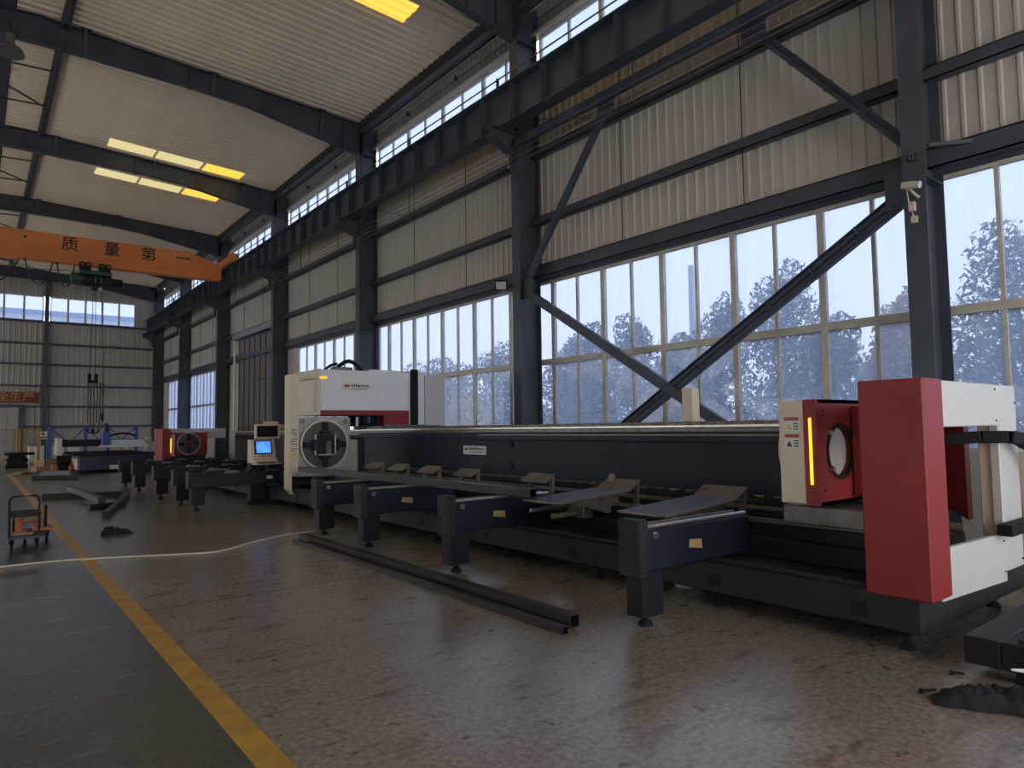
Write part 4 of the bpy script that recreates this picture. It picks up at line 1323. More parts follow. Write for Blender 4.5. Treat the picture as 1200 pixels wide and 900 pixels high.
for x_ in (3.45, 4.15):
    MB().box(x_ - 0.22, x_ + 0.22, 32.62, 32.70, 8.30, 8.62).build('wheel_plate', 'black_paint', ho, bevel=0.03)
    for d in (-0.10, 0.12):
        MB().cyl((x_ + d, 32.56, 8.52), (x_ + d, 32.74, 8.52), 0.11, 16).build('wheel', 'rubber', ho, smooth=True)
        MB().cyl((x_ + d, 32.55, 8.52), (x_ + d, 32.56, 8.52), 0.05, 12).build('hub', 'plate_steel', ho)
MB().box(3.75, 3.95, 32.9, 33.1, 7.55, 7.76).build('rope_guide', 'black_paint', ho, bevel=0.02)
MB().box(4.02, 4.10, 32.95, 33.05, 7.55, 7.70).build('limit_switch', 'sticker_white', ho)
for x_ in (3.85, 4.05):
    MB().box(x_ - 0.02, x_ + 0.02, 32.76, 32.79, 7.8, 8.12).build('strap', 'plate_steel', ho)
hk = thing('crane_hook', 'black hook block and dangling pendant cables hung from the hoist', 'hook', (3.85, 33, 1.6))
for d in (-0.10, 0.10):
    MB().tube([(3.85 + d * 0.4, 33, 7.55), (3.85 + d, 33, 3.95)], 0.012, 5).build('rope', 'wire', hk)
MB().box(3.68, 3.80, 32.9, 33.1, 3.70, 4.05).box(3.92, 4.04, 32.9, 33.1, 3.70, 4.05).box(3.68, 4.04, 32.92, 33.08, 3.66, 3.78).build('hook_block', 'rubber', hk, bevel=0.02)
rnd = random.Random(8)
for k in range(6):
    x0 = 3.70 + 0.11 * k
    pts = [(x0 + 0.014 * math.sin(q * 1.7 + k), 33 + 0.03 * math.cos(q * 1.3 + k * 2), 3.72 - q * (1.72 + 0.10 * (k % 3)) / 8) for q in range(9)]
    MB().tube(pts, 0.022, 5).build('chain_leg', 'wire', hk, smooth=True)
for k in range(2):
    x0 = 3.83 + k * 0.16
    c = Vector((x0, 32.95, 1.72))
    MB().tube([c + Vector((0.12 * math.cos(t), 0, 0.14 * math.sin(t))) for t in [R(a) for a in range(150, 400, 25)]], 0.035, 6).build('hook_bend', 'rubber', hk, smooth=True)
MB().tube([(4.10, 33.05, 7.6), (4.22, 33.05, 5.0), (4.24, 33.05, 2.4)], 0.016, 5).build('pendant_cable', 'wire', hk)
MB().box(4.19, 4.29, 33.0, 33.1, 2.1, 2.4).build('pendant_control', 'rubber', hk, bevel=0.01)
fs = thing('festoon_cable', 'black festoon cable looping beneath the crane girder', 'cable', (1.9, 32.9, 8.5))
for a, b_ in ((-0.3, 1.30), (1.38, 2.40), (2.44, 3.15)):
    pts = []
    for q in range(11):
        t = q / 10
        pts.append((a + 0.06 + (b_ - a - 0.1) * t, 32.85, 8.5 - 0.95 * (1 - abs(2 * t - 1) ** 2.2)))
    MB().tube(pts, 0.028, 6).build('cable_loop', 'wire', fs, smooth=True)
    MB().box(a, a + 0.08, 32.8, 32.9, 8.46, 8.54).build('cable_carrier', 'wire', fs)
# far roof tie rods
for k, (p, q) in enumerate((((-2.0, 45.0, 10.2), (5.2, 45.5, 10.9)), ((0.4, 44.5, 10.9), (8.0, 46.5, 9.9)))):
    MB().tube([p, q], 0.02, 5).build('tie_rod', 'wire', rb)

# ------------------------------------------------------------------ lamps and small fittings
lp = thing('high_bay_lamp', 'old bell shaped high bay lamp hanging beneath a rafter at left', 'lamp', (0.42, 18.9, 10.3))
MB().lathe((0.42, 18.9, 10.28), [(0.30, 0.0), (0.29, 0.03), (0.25, 0.12), (0.15, 0.20), (0.11, 0.23), (0.10, 0.23), (0.14, 0.19), (0.235, 0.11), (0.28, 0.02)], 28).build('shade', 'lamp_metal', lp, smooth=True)
MB().lathe((0.42, 18.9, 10.51), [(0.09, 0), (0.10, 0.06), (0.10, 0.22), (0.05, 0.26)], 20).build('ballast_housing', 'lamp_metal', lp, smooth=True)
MB().lathe((0.42, 18.9, 10.32), [(0.01, 0), (0.06, 0.03), (0.07, 0.10), (0.04, 0.16)], 16).build('bulb', 'lens_glass', lp, smooth=True)
MB().cyl((0.42, 18.9, 10.77), (0.42, 18.9, 11.1), 0.02, 8).build('stem', 'wire', lp)
MB().tube([(0.55, 18.9, 10.7), (0.56, 18.95, 10.85), (0.46, 19.2, 11.0)], 0.014, 6).build('lead', 'wire', lp)

fd = thing('floodlight', 'square floodlight clamped to the second wall column', 'floodlight', (9.3, 11.75, 4.72))
c0 = Vector((9.10, 11.86, 4.74))
nrm = Vector((-0.55, -0.62, -0.56)).normalized()
sx_ = Vector((0.75, -0.66, 0)).normalized()
sz_ = sx_.cross(nrm).normalized()
if sz_.z < 0: sz_ = -sz_
def slab(c, u, v, w, hu, hv, hw):
    vs = [c + u * (i * hu) + v * (j * hv) + w * (k * hw) for k in (-1, 1) for i, j in ((-1, -1), (1, -1), (1, 1), (-1, 1))]
    return MB().add(vs, [(0, 3, 2, 1), (4, 5, 6, 7), (0, 1, 5, 4), (1, 2, 6, 5), (2, 3, 7, 6), (3, 0, 4, 7)])
slab(c0, sx_, sz_, nrm, 0.14, 0.12, 0.03).build('case', 'rubber', fd, bevel=0.01)
slab(c0 + nrm * 0.033, sx_, sz_, nrm, 0.11, 0.09, 0.004).build('lens', 'lens_glass', fd)
MB().bar((9.08, 11.88, 4.60), (9.42, 11.66, 4.60), 0.04, 0.03).build('bracket', 'steel_brace', fd)

cc = thing('security_camera', 'cream security camera on a bracket on the nearest column', 'camera', (9.38, 3.5, 4.4))
MB().bar((9.29, 3.62, 4.62), (9.27, 3.44, 4.58), 0.085, 0.085).build('camera_body', 'camera_beige', cc, bevel=0.01)
MB().cyl((9.265, 3.45, 4.58), (9.262, 3.40, 4.57), 0.045, 14).build('camera_lens', 'lens_glass', cc, smooth=True)
MB().tube([(9.29, 3.54, 4.57), (9.31, 3.50, 4.50), (9.36, 3.46, 4.44), (9.395, 3.47, 4.46)], 0.018, 8).build('bracket', 'camera_beige', cc, smooth=True)
MB().box(9.33, 9.395, 3.50, 3.58, 4.28, 4.40).build('junction_box', 'camera_beige', cc, bevel=0.008)
MB().tube([(9.37, 3.6, 4.6), (9.38, 3.585, 4.42), (9.38, 3.56, 4.30), (9.385, 3.53, 4.2), (9.385, 3.50, 4.16)], 0.007, 6).build('lead', 'sticker_white', cc)
MB().box(9.36, 9.398, 3.49, 3.57, 4.13, 4.22).build('plug', 'camera_beige', cc, bevel=0.006)
sk = thing('wall_button', 'small round grey sensor on the nearest column above the security camera', 'sensor', (9.38, 3.52, 4.97))
MB().box(9.37, 9.398, 3.46, 3.57, 4.93, 5.03).build('sensor_base', 'charcoal_paint', sk, bevel=0.008)
MB().ring((3.52, 4.985), 'x', 0.02, 0.038, 9.345, 9.372, 18).build('sensor_ring', 'dull_steel', sk, smooth=True)
# bracket arm off the nearest column toward the near window
MB().bar((9.60, 3.40, 5.16), (10.0, 2.75, 5.12), 0.05, 0.05).build('side_arm', 'steel', st)

# ------------------------------------------------------------------ steel lying on the floor at left
def loose_bar(label, p, q, w, h):
    return tag(MB().bar(p, q, w, h).build('steel_beam', 'mill_scale', bevel=0.006), label, 'steel beam')
loose_bar('short dark steel beam lying crosswise nearest the yellow line', (1.36, 19.95, 0.075), (2.95, 19.45, 0.075), 0.15, 0.15)
loose_bar('short dark beam end under the propped beam', (1.92, 16.6, 0.06), (2.62, 16.9, 0.06), 0.14, 0.12)
loose_bar('grey steel beam propped diagonally over the two crossing beams', (1.95, 20.6, 0.215), (2.17, 16.7, 0.185), 0.13, 0.13)
loose_bar('single steel beam lying on the floor right of the crossed ones', (1.99, 14.75, 0.065), (3.00, 19.0, 0.065), 0.13, 0.13)
rg_ = thing('cloth_bundle', 'small black crumpled cloth on the floor before the steel beams', 'cloth', (1.85, 12.4, 0))
def lump(pts, m, name, parent, n=10):
    rnd = random.Random(len(pts) * 7 + n)
    b = MB()
    k = len(pts)
    path, rad = [], []
    b.tube([p for p, r in pts], [r for p, r in pts], n)
    cs_ = [Vector(pts[min(k - 1, i // n)][0]) for i in range(len(b.v))]
    nv = []
    for v, c in zip(b.v, cs_):
        d = Vector(v) - c
        s_ = 0.78 + 0.45 * rnd.random()
        nv.append((c.x + d.x * s_ * 1.2, c.y + d.y * s_ * 1.2, max(0.002, c.z + d.z * s_ * 0.85)))
    b.v = nv
    return b.build(name, m, parent, smooth=True)
# ------------------------------------------------------------------ platform trolley
tr = thing('platform_trolley', 'blue platform trolley with black bent tube handle at left', 'trolley', (0.62, 12.1, 0))
MB().prism([(0.42, 11.85), (0.80, 11.85), (1.0, 12.75), (0.62, 12.75)], 'z', 0.13, 0.165).build('deck', 'dark_blue_paint', tr)
MB().prism([(0.44, 11.88), (0.78, 11.88), (0.97, 12.72), (0.63, 12.72)], 'z', 0.165, 0.172).build('deck_mat', 'charcoal_paint', tr)
hp = [(0.44, 11.87, 0.15), (0.43, 11.87, 0.66), (0.445, 11.87, 0.70), (0.48, 11.87, 0.725), (0.73, 11.87, 0.725), (0.765, 11.87, 0.70), (0.775, 11.87, 0.66), (0.78, 11.87, 0.15)]
MB().tube(hp, 0.016, 8).build('handle', 'charcoal_paint', tr, smooth=True)
MB().box(0.445, 0.77, 11.86, 11.875, 0.43, 0.53).build('handle_plate', 'charcoal_paint', tr, bevel=0.003)
for x_, y_ in ((0.47, 11.92), (0.76, 11.92), (0.66, 12.66), (0.93, 12.66)):
    w = MB().cyl((x_ - 0.018, y_, 0.052), (x_ + 0.018, y_, 0.052), 0.052, 16).build('caster_wheel', 'rubber', tr, smooth=True)
    MB().box(x_ - 0.03, x_ + 0.03, y_ - 0.02, y_ + 0.02, 0.06, 0.13).build('caster_fork', 'rubber', w)
jk = thing('hydraulic_jack', 'orange hydraulic jack standing on the trolley at left', 'jack', (0.58, 12.15, 0.172))
MB().box(0.50, 0.66, 12.05, 12.25, 0.172, 0.205).build('jack_base', 'cart_orange', jk, bevel=0.006)
MB().cyl((0.56, 12.12, 0.2), (0.56, 12.12, 0.40), 0.05, 14).build('jack_cylinder', 'cart_orange', jk, smooth=True)
MB().cyl((0.56, 12.12, 0.40), (0.56, 12.12, 0.44), 0.062, 14).build('jack_head', 'cart_orange', jk, smooth=True)
MB().cyl((0.50, 12.16, 0.2), (0.50, 12.16, 0.42), 0.018, 10).build('pump', 'rubber', jk)
jk2 = thing('hydraulic_jack', 'orange toe jack with black post at the front of the trolley', 'jack', (0.82, 12.4, 0.172))
MB().box(0.74, 0.98, 12.30, 12.55, 0.172, 0.215).build('jack_base', 'cart_orange', jk2, bevel=0.006)
MB().cyl((0.80, 12.38, 0.21), (0.80, 12.38, 0.46), 0.045, 14).build('jack_cylinder', 'cart_orange', jk2, smooth=True)
MB().box(0.87, 0.91, 12.38, 12.42, 0.21, 0.54).build('jack_post', 'rubber', jk2, bevel=0.006)
lv = tag(MB().bar((0.56, 12.06, 0.33), (0.80, 12.26, 0.32), 0.03, 0.03).build('jack_handle', 'cart_orange', jk, bevel=0.004))
wb = tag(MB().box(0.48, 0.72, 11.93, 12.03, 0.172, 0.20).build('wood_offcut', 'cardboard', bevel=0.004), 'brown wooden offcut on the trolley deck beneath the handle', 'wood block')
# thing cut by the left edge: pale box on dark legs
lt = thing('side_bench', 'pale topped bench cut off by the left picture edge', 'bench', (0.05, 10.75, 0))
MB().box(-0.9, 0.235, 10.45, 11.0, 0.24, 0.46).build('bench_top', 'grey_white_paint', lt, bevel=0.01)
for x_, y_ in ((0.16, 10.52), (0.16, 10.93), (-0.8, 10.52), (-0.8, 10.93)):
    MB().box(x_ - 0.05, x_ + 0.05, y_ - 0.05, y_ + 0.05, 0, 0.24).build('leg', 'rubber', lt)
ot = tag(MB().tube([(-0.1, 9.9, 0.02), (0.1, 9.95, 0.02), (0.32, 9.93, 0.02)], [0.015, 0.02, 0.012], 8).build('hand_tool', 'cart_orange'), 'small orange handled tool on the floor at left edge', 'tool')

# air hose across the floor
hs = [(4.9, 10.75, 0.013), (4.1, 10.42, 0.013), (3.7, 10.35, 0.013), (3.2, 10.05, 0.013), (2.6, 9.6, 0.013), (2.1, 9.75, 0.013), (1.6, 10.0, 0.013), (1.0, 10.25, 0.013), (0.4, 10.32, 0.013), (-1.5, 10.35, 0.013)]
def smooth_path(p, k=6):
    out = []
    P_ = [Vector(v) for v in p]
    for i in range(len(P_) - 1):
        p0, p1, p2, p3 = P_[max(i - 1, 0)], P_[i], P_[i + 1], P_[min(i + 2, len(P_) - 1)]
        for q in range(k):
            t = q / k
            out.append(0.5 * ((2 * p1) + (-p0 + p2) * t + (2 * p0 - 5 * p1 + 4 * p2 - p3) * t * t + (-p0 + 3 * p1 - 3 * p2 + p3) * t ** 3))
    out.append(P_[-1])
    return out
tag(MB().tube(smooth_path(hs), 0.012, 6).build('air_hose', 'hose_cream', smooth=True), 'thin cream air hose snaking across the floor to the left', 'hose')

# ------------------------------------------------------------------ welded frame and things at the lower right
wf = thing('welded_frame', 'black welded box section frame on the floor at lower right', 'steel frame', (5.5, 1.3, 0))
MB().box(4.99, 7.2, 1.52, 1.72, 0.07, 0.24).build('frame_rail', 'black_paint', wf, bevel=0.008)
MB().box(4.99, 5.19, 0.3, 1.52, 0.07, 0.24).build('frame_rail', 'black_paint', wf, bevel=0.008)
MB().box(6.2, 6.4, 0.3, 1.52, 0.07, 0.24).build('frame_rail', 'black_paint', wf, bevel=0.008)
MB().box(5.0, 5.15, 1.30, 1.45, 0, 0.07).build('frame_foot', 'rubber', wf)
MB().box(5.0, 5.15, 0.4, 0.55, 0, 0.07).build('frame_foot', 'rubber', wf)
MB().box(6.9, 7.1, 1.55, 1.7, 0, 0.07).build('frame_foot', 'rubber', wf)
MB().box(4.982, 4.99, 1.37, 1.39, 0.07, 0.24).build('weld_seam', 'dull_steel', wf)
def bolt(label, p, d, L=0.07):
    o = thing('bolt', label, 'bolt', p)
    d = Vector(d).normalized()
    p = Vector(p)
    MB().cyl(p, p + d * L, 0.008, 8).build('bolt_shank', 'rubber', o)
    MB().cyl(p - d * 0.014, p, 0.015, 6).build('bolt_head', 'rubber', o)
bolt('black bolt lying alone on the floor before the welded frame', (4.44, 1.76, 0.015), (0.6, -0.35, 0), 0.09)
bolt('black bolt on the floor touching the welded frame corner', (4.90, 1.76, 0.015), (0.2, -0.3, 0), 0.06)
bolt('black bolt lying on top of the welded frame', (5.03, 1.42, 0.255), (0.3, -0.8, 0), 0.05)
bolt('black bolt standing upright on the welded frame', (5.08, 1.22, 0.255), (0, 0, 1), 0.05)
cb = thing('cloth_bundle', 'black crumpled work cloth on the floor at lower right', 'cloth', (4.45, 1.4, 0))
def crumpled(path, hw, ht, seed, name, parent, nu=56, nv=22):
    """heap of cloth: height field along a path, with folds"""
    from mathutils import noise as mn
    P_ = smooth_path(path, 8)
    b = MB()
    for i in range(nu):
        t = i / (nu - 1)
        f = t * (len(P_) - 1)
        k = min(int(f), len(P_) - 2)
        c = P_[k].lerp(P_[k + 1], f - k)
        d = (P_[k + 1] - P_[k]).normalized()
        sd = Vector((-d.y, d.x, 0))
        env = min(1.0, 5.0 * t + 0.15) * min(1.0, 5.0 * (1 - t) + 0.15)
        w_ = hw(t) * (1 + 0.18 * mn.noise(Vector((t * 9, seed, 0.3))))
        for j in range(nv):
            u = j / (nv - 1) * 2 - 1
            q = c + sd * (u * w_) + d * (0.012 * mn.noise(Vector((t * 14, u * 6, seed))))
            z = ht(t) * max(0.0, 1 - u * u) ** 0.6 * env
            z *= 1 + 0.45 * mn.noise(Vector((t * 10 + u * 2.5, u * 2.2, seed + 4))) + 0.25 * mn.noise(Vector((t * 26, u * 7, seed + 9)))
            b.v.append((q.x, q.y, max(0.0, z) + 0.004))
    for i in range(nu - 1):
        for j in range(nv - 1):
            b.f.append((i * nv + j, (i + 1) * nv + j, (i + 1) * nv + j + 1, i * nv + j + 1))
    k0 = len(b.v)
    return b.build(name, 'cloth_black', parent, smooth=True, fix=False)
crumpled([(4.36, 1.68, 0), (4.44, 1.55, 0), (4.52, 1.43, 0), (4.60, 1.30, 0), (4.66, 1.16, 0), (4.70, 1.0, 0)], lambda t: 0.075 + 0.07 * t, lambda t: 0.075 + 0.06 * t, 3, 'cloth_fold', cb)
crumpled([(1.62, 12.45, 0), (1.75, 12.42, 0), (1.88, 12.38, 0), (2.05, 12.34, 0)], lambda t: 0.12 - 0.06 * t, lambda t: 0.14 - 0.09 * t, 11, 'cloth_fold', rg_, 34, 16)
gl_ = thing('work_glove', 'pale edged dark work glove lying on the black cloth', 'glove', (4.72, 1.2, 0.15))
MB().prism([(4.68, 1.30), (4.80, 1.26), (4.86, 1.12), (4.78, 1.06), (4.70, 1.16)], 'z', 0.165, 0.195).build('palm', 'charcoal_paint', gl_, bevel=0.01)
MB().tube([(4.62, 1.36, 0.20), (4.67, 1.30, 0.195), (4.72, 1.22, 0.19), (4.74, 1.14, 0.185)], [0.006, 0.014, 0.014, 0.01], 8).build('cuff_edge', 'sticker_white', gl_)
rh = thing('coiled_hose', 'red coiled hose at the right edge of the floor', 'hose', (4.55, 1.1, 0))
for k in range(3):
    MB().tube([(4.62 + (0.15 - 0.012 * k) * math.cos(t), 1.06 + (0.15 - 0.012 * k) * math.sin(t) - 0.05, 0.012 + 0.02 * k) for t in [2 * math.pi * q / 28 for q in range(29)]], 0.011, 6).build('hose_turn', 'red_hose', rh, smooth=True)
pb = tag(MB().lathe((5.6, 4.35, 0.0), [(0.10, 0), (0.13, 0.07), (0.125, 0.07), (0.095, 0.006)], 18).build('tray', 'plaster', smooth=True), 'pale shallow tray on the floor beneath the machine bed', 'tray')

# ------------------------------------------------------------------ far end: flatbed laser, racks, boxes
fbm = thing('flatbed_laser', 'dark blue flatbed laser machine with white gantry near the far wall', 'machine', (4.5, 33, 0))
MB().box(3.30, 6.2, 31.6, 38.5, 0.12, 0.66).build('bed_body', 'dark_blue_paint', fbm, bevel=0.02)
MB().box(3.26, 3.30, 32.0, 34.5, 0.15, 0.58).build('side_panel', 'beige_paint', fbm, bevel=0.01)
MB().box(3.26, 3.30, 34.7, 38.2, 0.15, 0.58).build('side_panel', 'beige_paint', fbm, bevel=0.01)
MB().box(5.95, 7.7, 31.55, 31.60, 0.25, 0.62).build('end_panel', 'beige_paint', fbm, bevel=0.01)
MB().box(5.9, 7.8, 31.62, 36.0, 0.12, 0.70).build('side_console', 'black_paint', fbm, bevel=0.01)
MB().box(4.35, 5.1, 31.57, 31.6, 0.14, 0.30).build('vent_panel', 'beige_paint', fbm)
for k in range(14):
    MB().box(3.35, 6.1, 32.0 + k * 0.45, 32.05 + k * 0.45, 0.66, 0.74).build('bed_slat', 'black_paint', fbm)
ga = MB().box(2.95, 6.2, 35.4, 36.1, 1.0, 1.30).build('gantry_beam', 'black_paint', fbm, bevel=0.02)
MB().prism([(4.4, 0.95), (6.4, 0.95), (6.1, 1.28), (4.7, 1.28)], 'y', 34.9, 35.4).build('gantry_cover', 'grey_white_paint', fbm)
MB().box(2.85, 3.05, 35.2, 36.2, 0.66, 1.38).build('gantry_post', 'white_paint', fbm, bevel=0.01)
MB().box(6.35, 6.50, 35.2, 36.2, 0.66, 1.38).build('gantry_post', 'white_paint', fbm, bevel=0.01)
MB().box(4.50, 4.82, 34.8, 35.3, 1.05, 1.62).build('cutting_head', 'blue_paint', fbm, bevel=0.02)
MB().cyl((4.66, 35, 1.62), (4.66, 35, 2.0), 0.09, 12).build('head_motor', 'charcoal_paint', fbm, smooth=True)
MB().tube([(4.85, 35.2, 1.45 + 0.0), (5.2, 35.2, 1.56), (5.6, 35.2, 1.55), (5.85, 35.2, 1.42)], 0.05, 6).build('cable_chain', 'rubber', fbm)
rk = thing('blue_rack', 'blue steel storage rack with diagonal ties behind the flatbed machine', 'rack', (4.5, 41, 0))
for x_ in (3.0, 4.55, 5.55, 6.85):
    MB().box(x_ - 0.07, x_ + 0.07, 40.9, 41.1, 0, 1.95).build('rack_post', 'blue_paint', rk)
for a, b_ in ((3.05, 3.65), (4.5, 4.0), (4.62, 5.1), (5.5, 5.2), (5.62, 6.1), (6.8, 6.2)):
    MB().bar((a, 41, 1.85), (b_, 41, 1.28), 0.05, 0.05).build('rack_tie', 'blue_paint', rk)
MB().box(3.0, 6.85, 40.95, 41.05, 1.2, 1.27).build('rack_beam', 'blue_paint', rk)
MB().tube([(3.0, 41, 1.85), (6.85, 41, 1.85)], 0.014, 5).build('rack_wire', 'blue_paint', rk)
for i, (x0, x1, z0, z1, m_, lb) in enumerate(((2.30, 2.95, 0.1, 0.95, 'sticker_white', 'white carton beside the yellow fence at the far wall'), (3.35, 3.8, 0.25, 0.95, 'sticker_white', 'left of two white cartons behind the blue rack post'),
                                         (3.95, 4.5, 0.25, 0.95, 'sticker_white', 'right of two white cartons behind the blue rack post'), (6.8, 8.2, 0.3, 1.05, 'plaster', 'long beige crate right of the white gantry'),
                                         (8.5, 9.0, 0.3, 1.05, 'beige_paint', 'small beige crate beside the corner column'))):
    t = thing('storage_crate', lb, 'crate', ((x0 + x1) / 2, 43.5, 0))
    MB().box(x0, x1, 43.0, 44.0, z0, z1).build('crate_body', m_, t, bevel=0.01)
    MB().box(x0 - 0.02, x1 + 0.02, 42.98, 44.02, z1, z1 + 0.05).build('crate_lid', 'cardboard', t)
    MB().box(x0, x1, 43.0, 44.0, 0, z0).build('pallet', 'cardboard', t)
sg = thing('safety_sign', 'small white sign with red print on the far wind column', 'sign', (3.4, 50.3, 1.3))
MB().box(3.15, 3.60, 50.36, 50.50, 1.25, 1.72).build('sign_plate', 'sticker_white', sg)
MB().box(3.20, 3.55, 50.35, 50.36, 1.30, 1.42).build('sign_print', 'sticker_red', sg)
MB().ring((3.38, 1.56), 'y', 0.07, 0.10, 50.35, 50.36, 20).build('sign_print', 'sticker_red', sg)
MB().prism([(3.27, 1.60), (3.42, 1.66), (3.47, 1.52), (3.36, 1.50)], 'y', 50.352, 50.358).build('sign_symbol', 'sticker_dark', sg)
# yellow fences
def fence(label, xs, y_, h, rails):
    t = thing('safety_fence', label, 'fence', (xs[0], y_, 0))
    for x_ in xs:
        MB().box(x_ - 0.05, x_ + 0.05, y_ - 0.05, y_ + 0.05, 0, h).build('post', 'yellow_fence', t)
    MB().box(xs[0], xs[-1], y_ - 0.03, y_ + 0.03, h - 0.05, h).build('top_rail', 'yellow_fence', t)
    MB().box(xs[0], xs[-1], y_ - 0.03, y_ + 0.03, 0.15, 0.20).build('bottom_rail', 'yellow_fence', t)
    if rails:
        k = int((xs[1] - xs[0]) / 0.09)
        b = MB()
        for q in range(k):
            x_ = xs[0] + (q + 1) * 0.09
            b.box(x_ - 0.006, x_ + 0.006, y_ - 0.006, y_ + 0.006, 0.2, h - 0.05)
        tag(b.build('mesh_wires', 'wire', t), kind='stuff')
fence('yellow mesh safety fence at the far left gate', (0.6, 1.75, 1.95), 44.3, 1.85, True)
fence('open yellow fence frame beside the white carton', (2.08, 2.68), 42.6, 1.85, False)
dk = thing('die_stack', 'stack of black steel blocks before the yellow fence', 'steel stack', (1.6, 40, 0))
for k, (a, b_, z0, z1) in enumerate(((1.25, 2.1, 0, 0.16), (1.3, 2.05, 0.16, 0.30), (1.28, 2.1, 0.30, 0.45), (1.35, 2.0, 0.45, 0.60), (1.2, 2.35, 0.60, 0.72))):
    MB().box(a, b_, 39.5, 40.3, z0, z1).build('block', 'rubber', dk, bevel=0.02)
pt_ = thing('pallet_plate', 'low dark platform with a pale blue sheet on it', 'platform', (2.4, 30.5, 0))
MB().prism([(1.62, 28.7), (2.92, 27.9), (3.25, 31.5), (2.05, 32.5)], 'z', 0.02, 0.14).build('platform', 'charcoal_paint', pt_)
MB().prism([(1.85, 29.0), (2.72, 28.5), (3.0, 31.4), (2.15, 32.1)], 'z', 0.14, 0.155).build('sheet', 'mat_blue', pt_)
def heap(label, name, pts, m):
    t = thing(name, label, 'cardboard', (pts[0][0], pts[0][1], 0))
    for k, (x_, y_, z_, w, d, h, rz) in enumerate(pts):
        c, s_ = math.cos(rz), math.sin(rz)
        poly = [(x_ + i * w * c - j * d * s_, y_ + i * w * s_ + j * d * c) for i, j in ((-.5, -.5), (.5, -.5), (.5, .5), (-.5, .5))]
        MB().prism(poly, 'z', z_, z_ + h).build('board', m, t)
heap('brown crumpled cardboard heap beyond the low platform', 'cardboard_heap', [(2.6, 36.2, 0, 1.0, 0.8, 0.18, 0.2), (2.7, 36.3, 0.18, 0.9, 0.7, 0.16, 0.5), (2.95, 35.6, 0.0, 0.45, 0.5, 0.25, 0.1), (2.5, 36.2, 0.34, 0.6, 0.5, 0.10, 0.8)], 'cardboard')
heap('flattened cardboard and offcuts left of the low platform', 'cardboard_heap', [(1.5, 32.6, 0, 0.9, 0.5, 0.04, 0.5), (1.8, 33.5, 0.0, 1.0, 0.4, 0.07, 0.3), (1.55, 32.7, 0.04, 0.5, 0.3, 0.08, 0.9)], 'cardboard')
bk = thing('motor_unit', 'dark motor and clamp assembly at the flatbed machine corner', 'motor', (2.95, 33.2, 0))
MB().box(2.75, 3.15, 33.0, 33.5, 0, 0.30).build('motor_stand', 'rubber', bk)
MB().cyl((2.7, 33.2, 0.5), (3.2, 33.2, 0.5), 0.2, 14).build('motor', 'rubber', bk, smooth=True)
MB().box(2.85, 3.05, 33.1, 33.3, 0.3, 0.4).build('mount', 'rubber', bk)
ex = thing('fire_extinguisher', 'red fire extinguisher at the foot of the flatbed machine', 'extinguisher', (3.14, 32.45, 0))
MB().lathe((3.14, 32.45, 0), [(0.08, 0), (0.085, 0.02), (0.085, 0.28), (0.03, 0.36), (0.03, 0.40)], 16).build('cylinder', 'red_paint', ex, smooth=True)
MB().box(3.11, 3.17, 32.41, 32.49, 0.40, 0.44).build('valve', 'rubber', ex)
# banner over the far gate
bn = thing('banner', 'dark red banner with gold Chinese characters above the far gate', 'banner', (0.9, YE - 0.3, 3.5))
MB().box(-1.8, 3.15, YE - 0.33, YE - 0.30, 3.48, 4.12).build('banner_sheet', 'sign_red', bn)
for key, x_ in (('安', 0.75), ('全', 1.50), ('生', 2.13), ('产', 2.75)):
    put_text(key, 'lettering', 'sign_gold', (x_ - 0.15, YE - 0.34, 3.80), bn)

# ------------------------------------------------------------------ outdoors
gd = MB().box(XW + 0.4, 90, -60, 120, -0.3, -0.1).build('ground', 'ground')
tag(gd, 'ground outside the windows', 'ground', kind='structure')
gd2 = MB().box(-60, XW + 0.4, YE + 0.5, 140, -0.3, -0.1).build('ground', 'ground')
tag(gd2, 'yard beyond the far wall', 'ground', kind='structure')
def leaf_cloud(b, rnd, c, rad, n, size):
    for _ in range(n):
        while True:
            p = Vector((rnd.uniform(-1, 1), rnd.uniform(-1, 1), rnd.uniform(-1, 1)))
            if p.length < 1: break
        p = p * (0.55 + 0.45 * rnd.random()) if rnd.random() < 0.4 else p.normalized() * (0.75 + 0.25 * rnd.random())
        q = Vector(c) + Vector((p.x * rad[0], p.y * rad[1], p.z * rad[2]))
        a = Vector((rnd.gauss(0, 1), rnd.gauss(0, 1), rnd.gauss(0, 1))).normalized()
        t = a.cross(Vector((rnd.gauss(0, 1), rnd.gauss(0, 1), rnd.gauss(0, 1)))).normalized()
        s_ = size * (0.6 + 0.8 * rnd.random())
        k = len(b.v)
        b.v += [tuple(q - a * s_), tuple(q + t * s_ * 0.38), tuple(q + a * s_), tuple(q - t * s_ * 0.38)]
        b.f.append((k, k + 1, k + 2, k + 3))
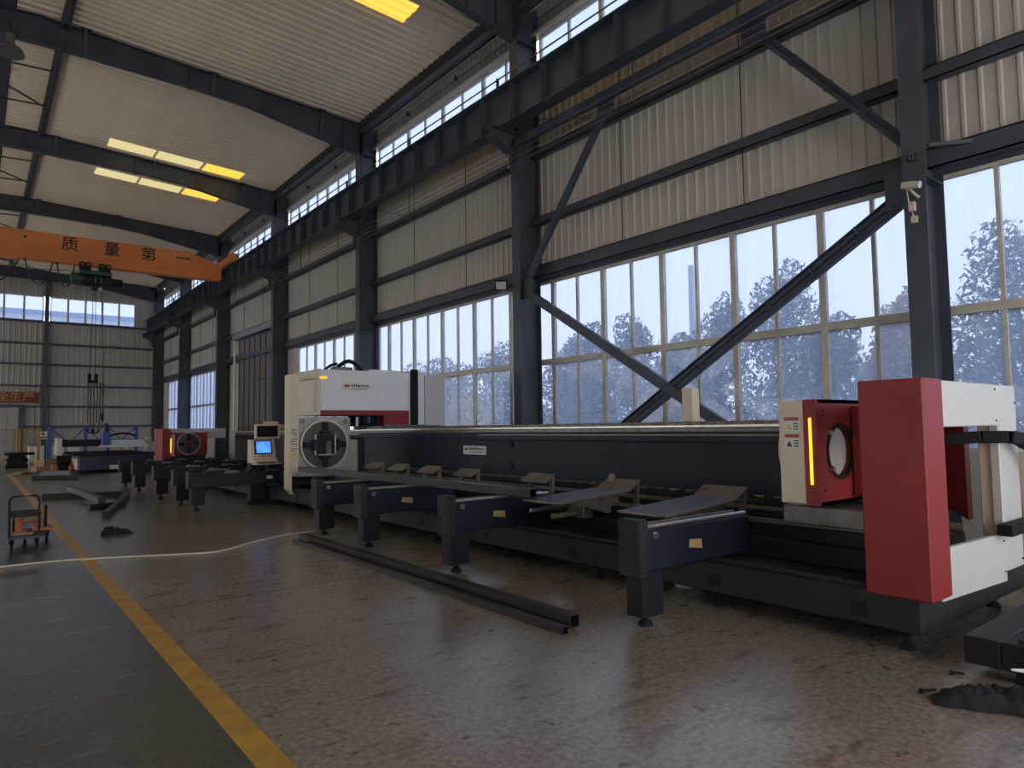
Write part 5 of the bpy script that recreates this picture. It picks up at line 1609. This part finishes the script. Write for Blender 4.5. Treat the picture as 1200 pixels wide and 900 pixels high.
def tree(label, x, y, h, w, m, seed, n=5200, size=0.085, group='trees outside the windows'):
    rnd = random.Random(seed)
    t = thing('broadleaf_tree', label, 'tree', (x, y, -0.1), group)
    b = MB().tube([(x, y, -0.1), (x + 0.05, y - 0.05, h * 0.3), (x, y + 0.1, h * 0.7)], [0.12, 0.09, 0.03], 8)
    for k in range(6):
        a = k * 1.05 + rnd.random()
        b.tube([(x, y, h * (0.25 + 0.07 * k)), (x + 0.7 * w * math.cos(a), y + 0.7 * w * math.sin(a), h * (0.42 + 0.08 * k))], [0.04, 0.012], 5)
    b.build('trunk', 'trunk_bark', t)
    b = MB()
    nb = 12
    for k in range(nb):
        z_ = h * (0.10 + 0.80 * (k + 0.5) / nb)
        rr = w * (0.62 if z_ < h * 0.75 else 0.42) * (0.8 + 0.4 * rnd.random())
        off = w * (0.55 if z_ < h * 0.7 else 0.35)
        a = rnd.random() * 6.28
        leaf_cloud(b, rnd, (x + off * math.cos(a) * 0.8, y + off * math.sin(a), z_), (rr, rr, h * 0.13), n // nb, size)
    leaf_cloud(b, rnd, (x, y, h * 0.5), (w * 0.8, w * 0.9, h * 0.42), n // 2, size)
    tag(b.build('foliage', m, t, fix=False), kind='stuff')
specs = [
    ('green tree at far right seen past the nearest column', 16.5, 4.3, 5.9, 1.7, 'leaf_green'),
    ('small yellow leaved tree just left of the nearest column', 15.0, 6.05, 4.45, 0.75, 'leaf_yellow'),
    ('tallest green tree in the middle of the near windows', 17.0, 9.7, 6.1, 1.35, 'leaf_green'),
    ('green tree left of the tallest tree, above the crossing braces', 16.6, 11.6, 5.4, 1.1, 'leaf_green'),
    ('low green bush between two taller window trees', 16.8, 13.2, 4.4, 1.0, 'leaf_green'),
    ('rounded green tree behind the falling brace', 17.0, 15.0, 5.3, 1.2, 'leaf_green'),
    ('green tree left of the rounded one beside the second column', 17.0, 17.0, 5.3, 1.2, 'leaf_green'),
    ('reddish bare looking tree seen just right of second column', 18.5, 20.0, 5.2, 1.3, 'leaf_pink'),
    ('green tree seen left of the second column', 17.0, 22.5, 5.2, 1.5, 'leaf_green'),
    ('hazy green tree behind the left windows above the white box', 17.0, 26.0, 4.9, 1.7, 'leaf_green'),
    ('pale pinkish tree above the cutting head cabinet', 18.0, 30.0, 5.0, 1.8, 'leaf_pink'),
    ('low green hedge tree right of the tallest tree', 16.3, 8.2, 4.3, 0.9, 'leaf_green'),
    ('green tree at the right picture edge', 15.8, 2.0, 5.6, 1.7, 'leaf_green'),
]
for k, (lb, x_, y_, h, w, m_) in enumerate(specs):
    tree(lb, x_, y_, h, w, m_, 40 + k)
for k in range(9):
    t = thing('hedge_bush', ['first', 'second', 'third', 'fourth', 'fifth', 'sixth', 'seventh', 'eighth', 'ninth'][k] + ' low hedge bush behind the window strip counting from the right', 'bush', (13.3, 1.5 + k * 3.0, -0.1), 'hedge outside')
    b = MB()
    rnd = random.Random(90 + k)
    leaf_cloud(b, rnd, (13.3, 1.5 + k * 3.0, 1.3), (0.6, 1.48, 1.4), 3000, 0.075)
    tag(b.build('foliage', 'leaf_green' if k % 3 else 'leaf_yellow', t, fix=False), kind='stuff')
pl = thing('lamp_pole', 'slim pale pole rising behind the trees', 'pole', (24, 15.6, -0.1))
MB().tube([(24, 17.9, -0.1), (24, 17.9, 8.4)], [0.16, 0.12], 10).build('pole_shaft', 'shed_wall', pl, smooth=True)
ns = thing('neighbour_shed', 'pale shed with blue eaves seen through the far gable windows', 'building', (2, 75, -0.1))
MB().box(-30, 25, 72, 90, -0.1, 12.1).build('shed_wall', 'shed_wall', ns)
MB().box(-30, 25, 71.7, 72, 12.0, 12.35).build('eaves', 'shed_blue', ns)
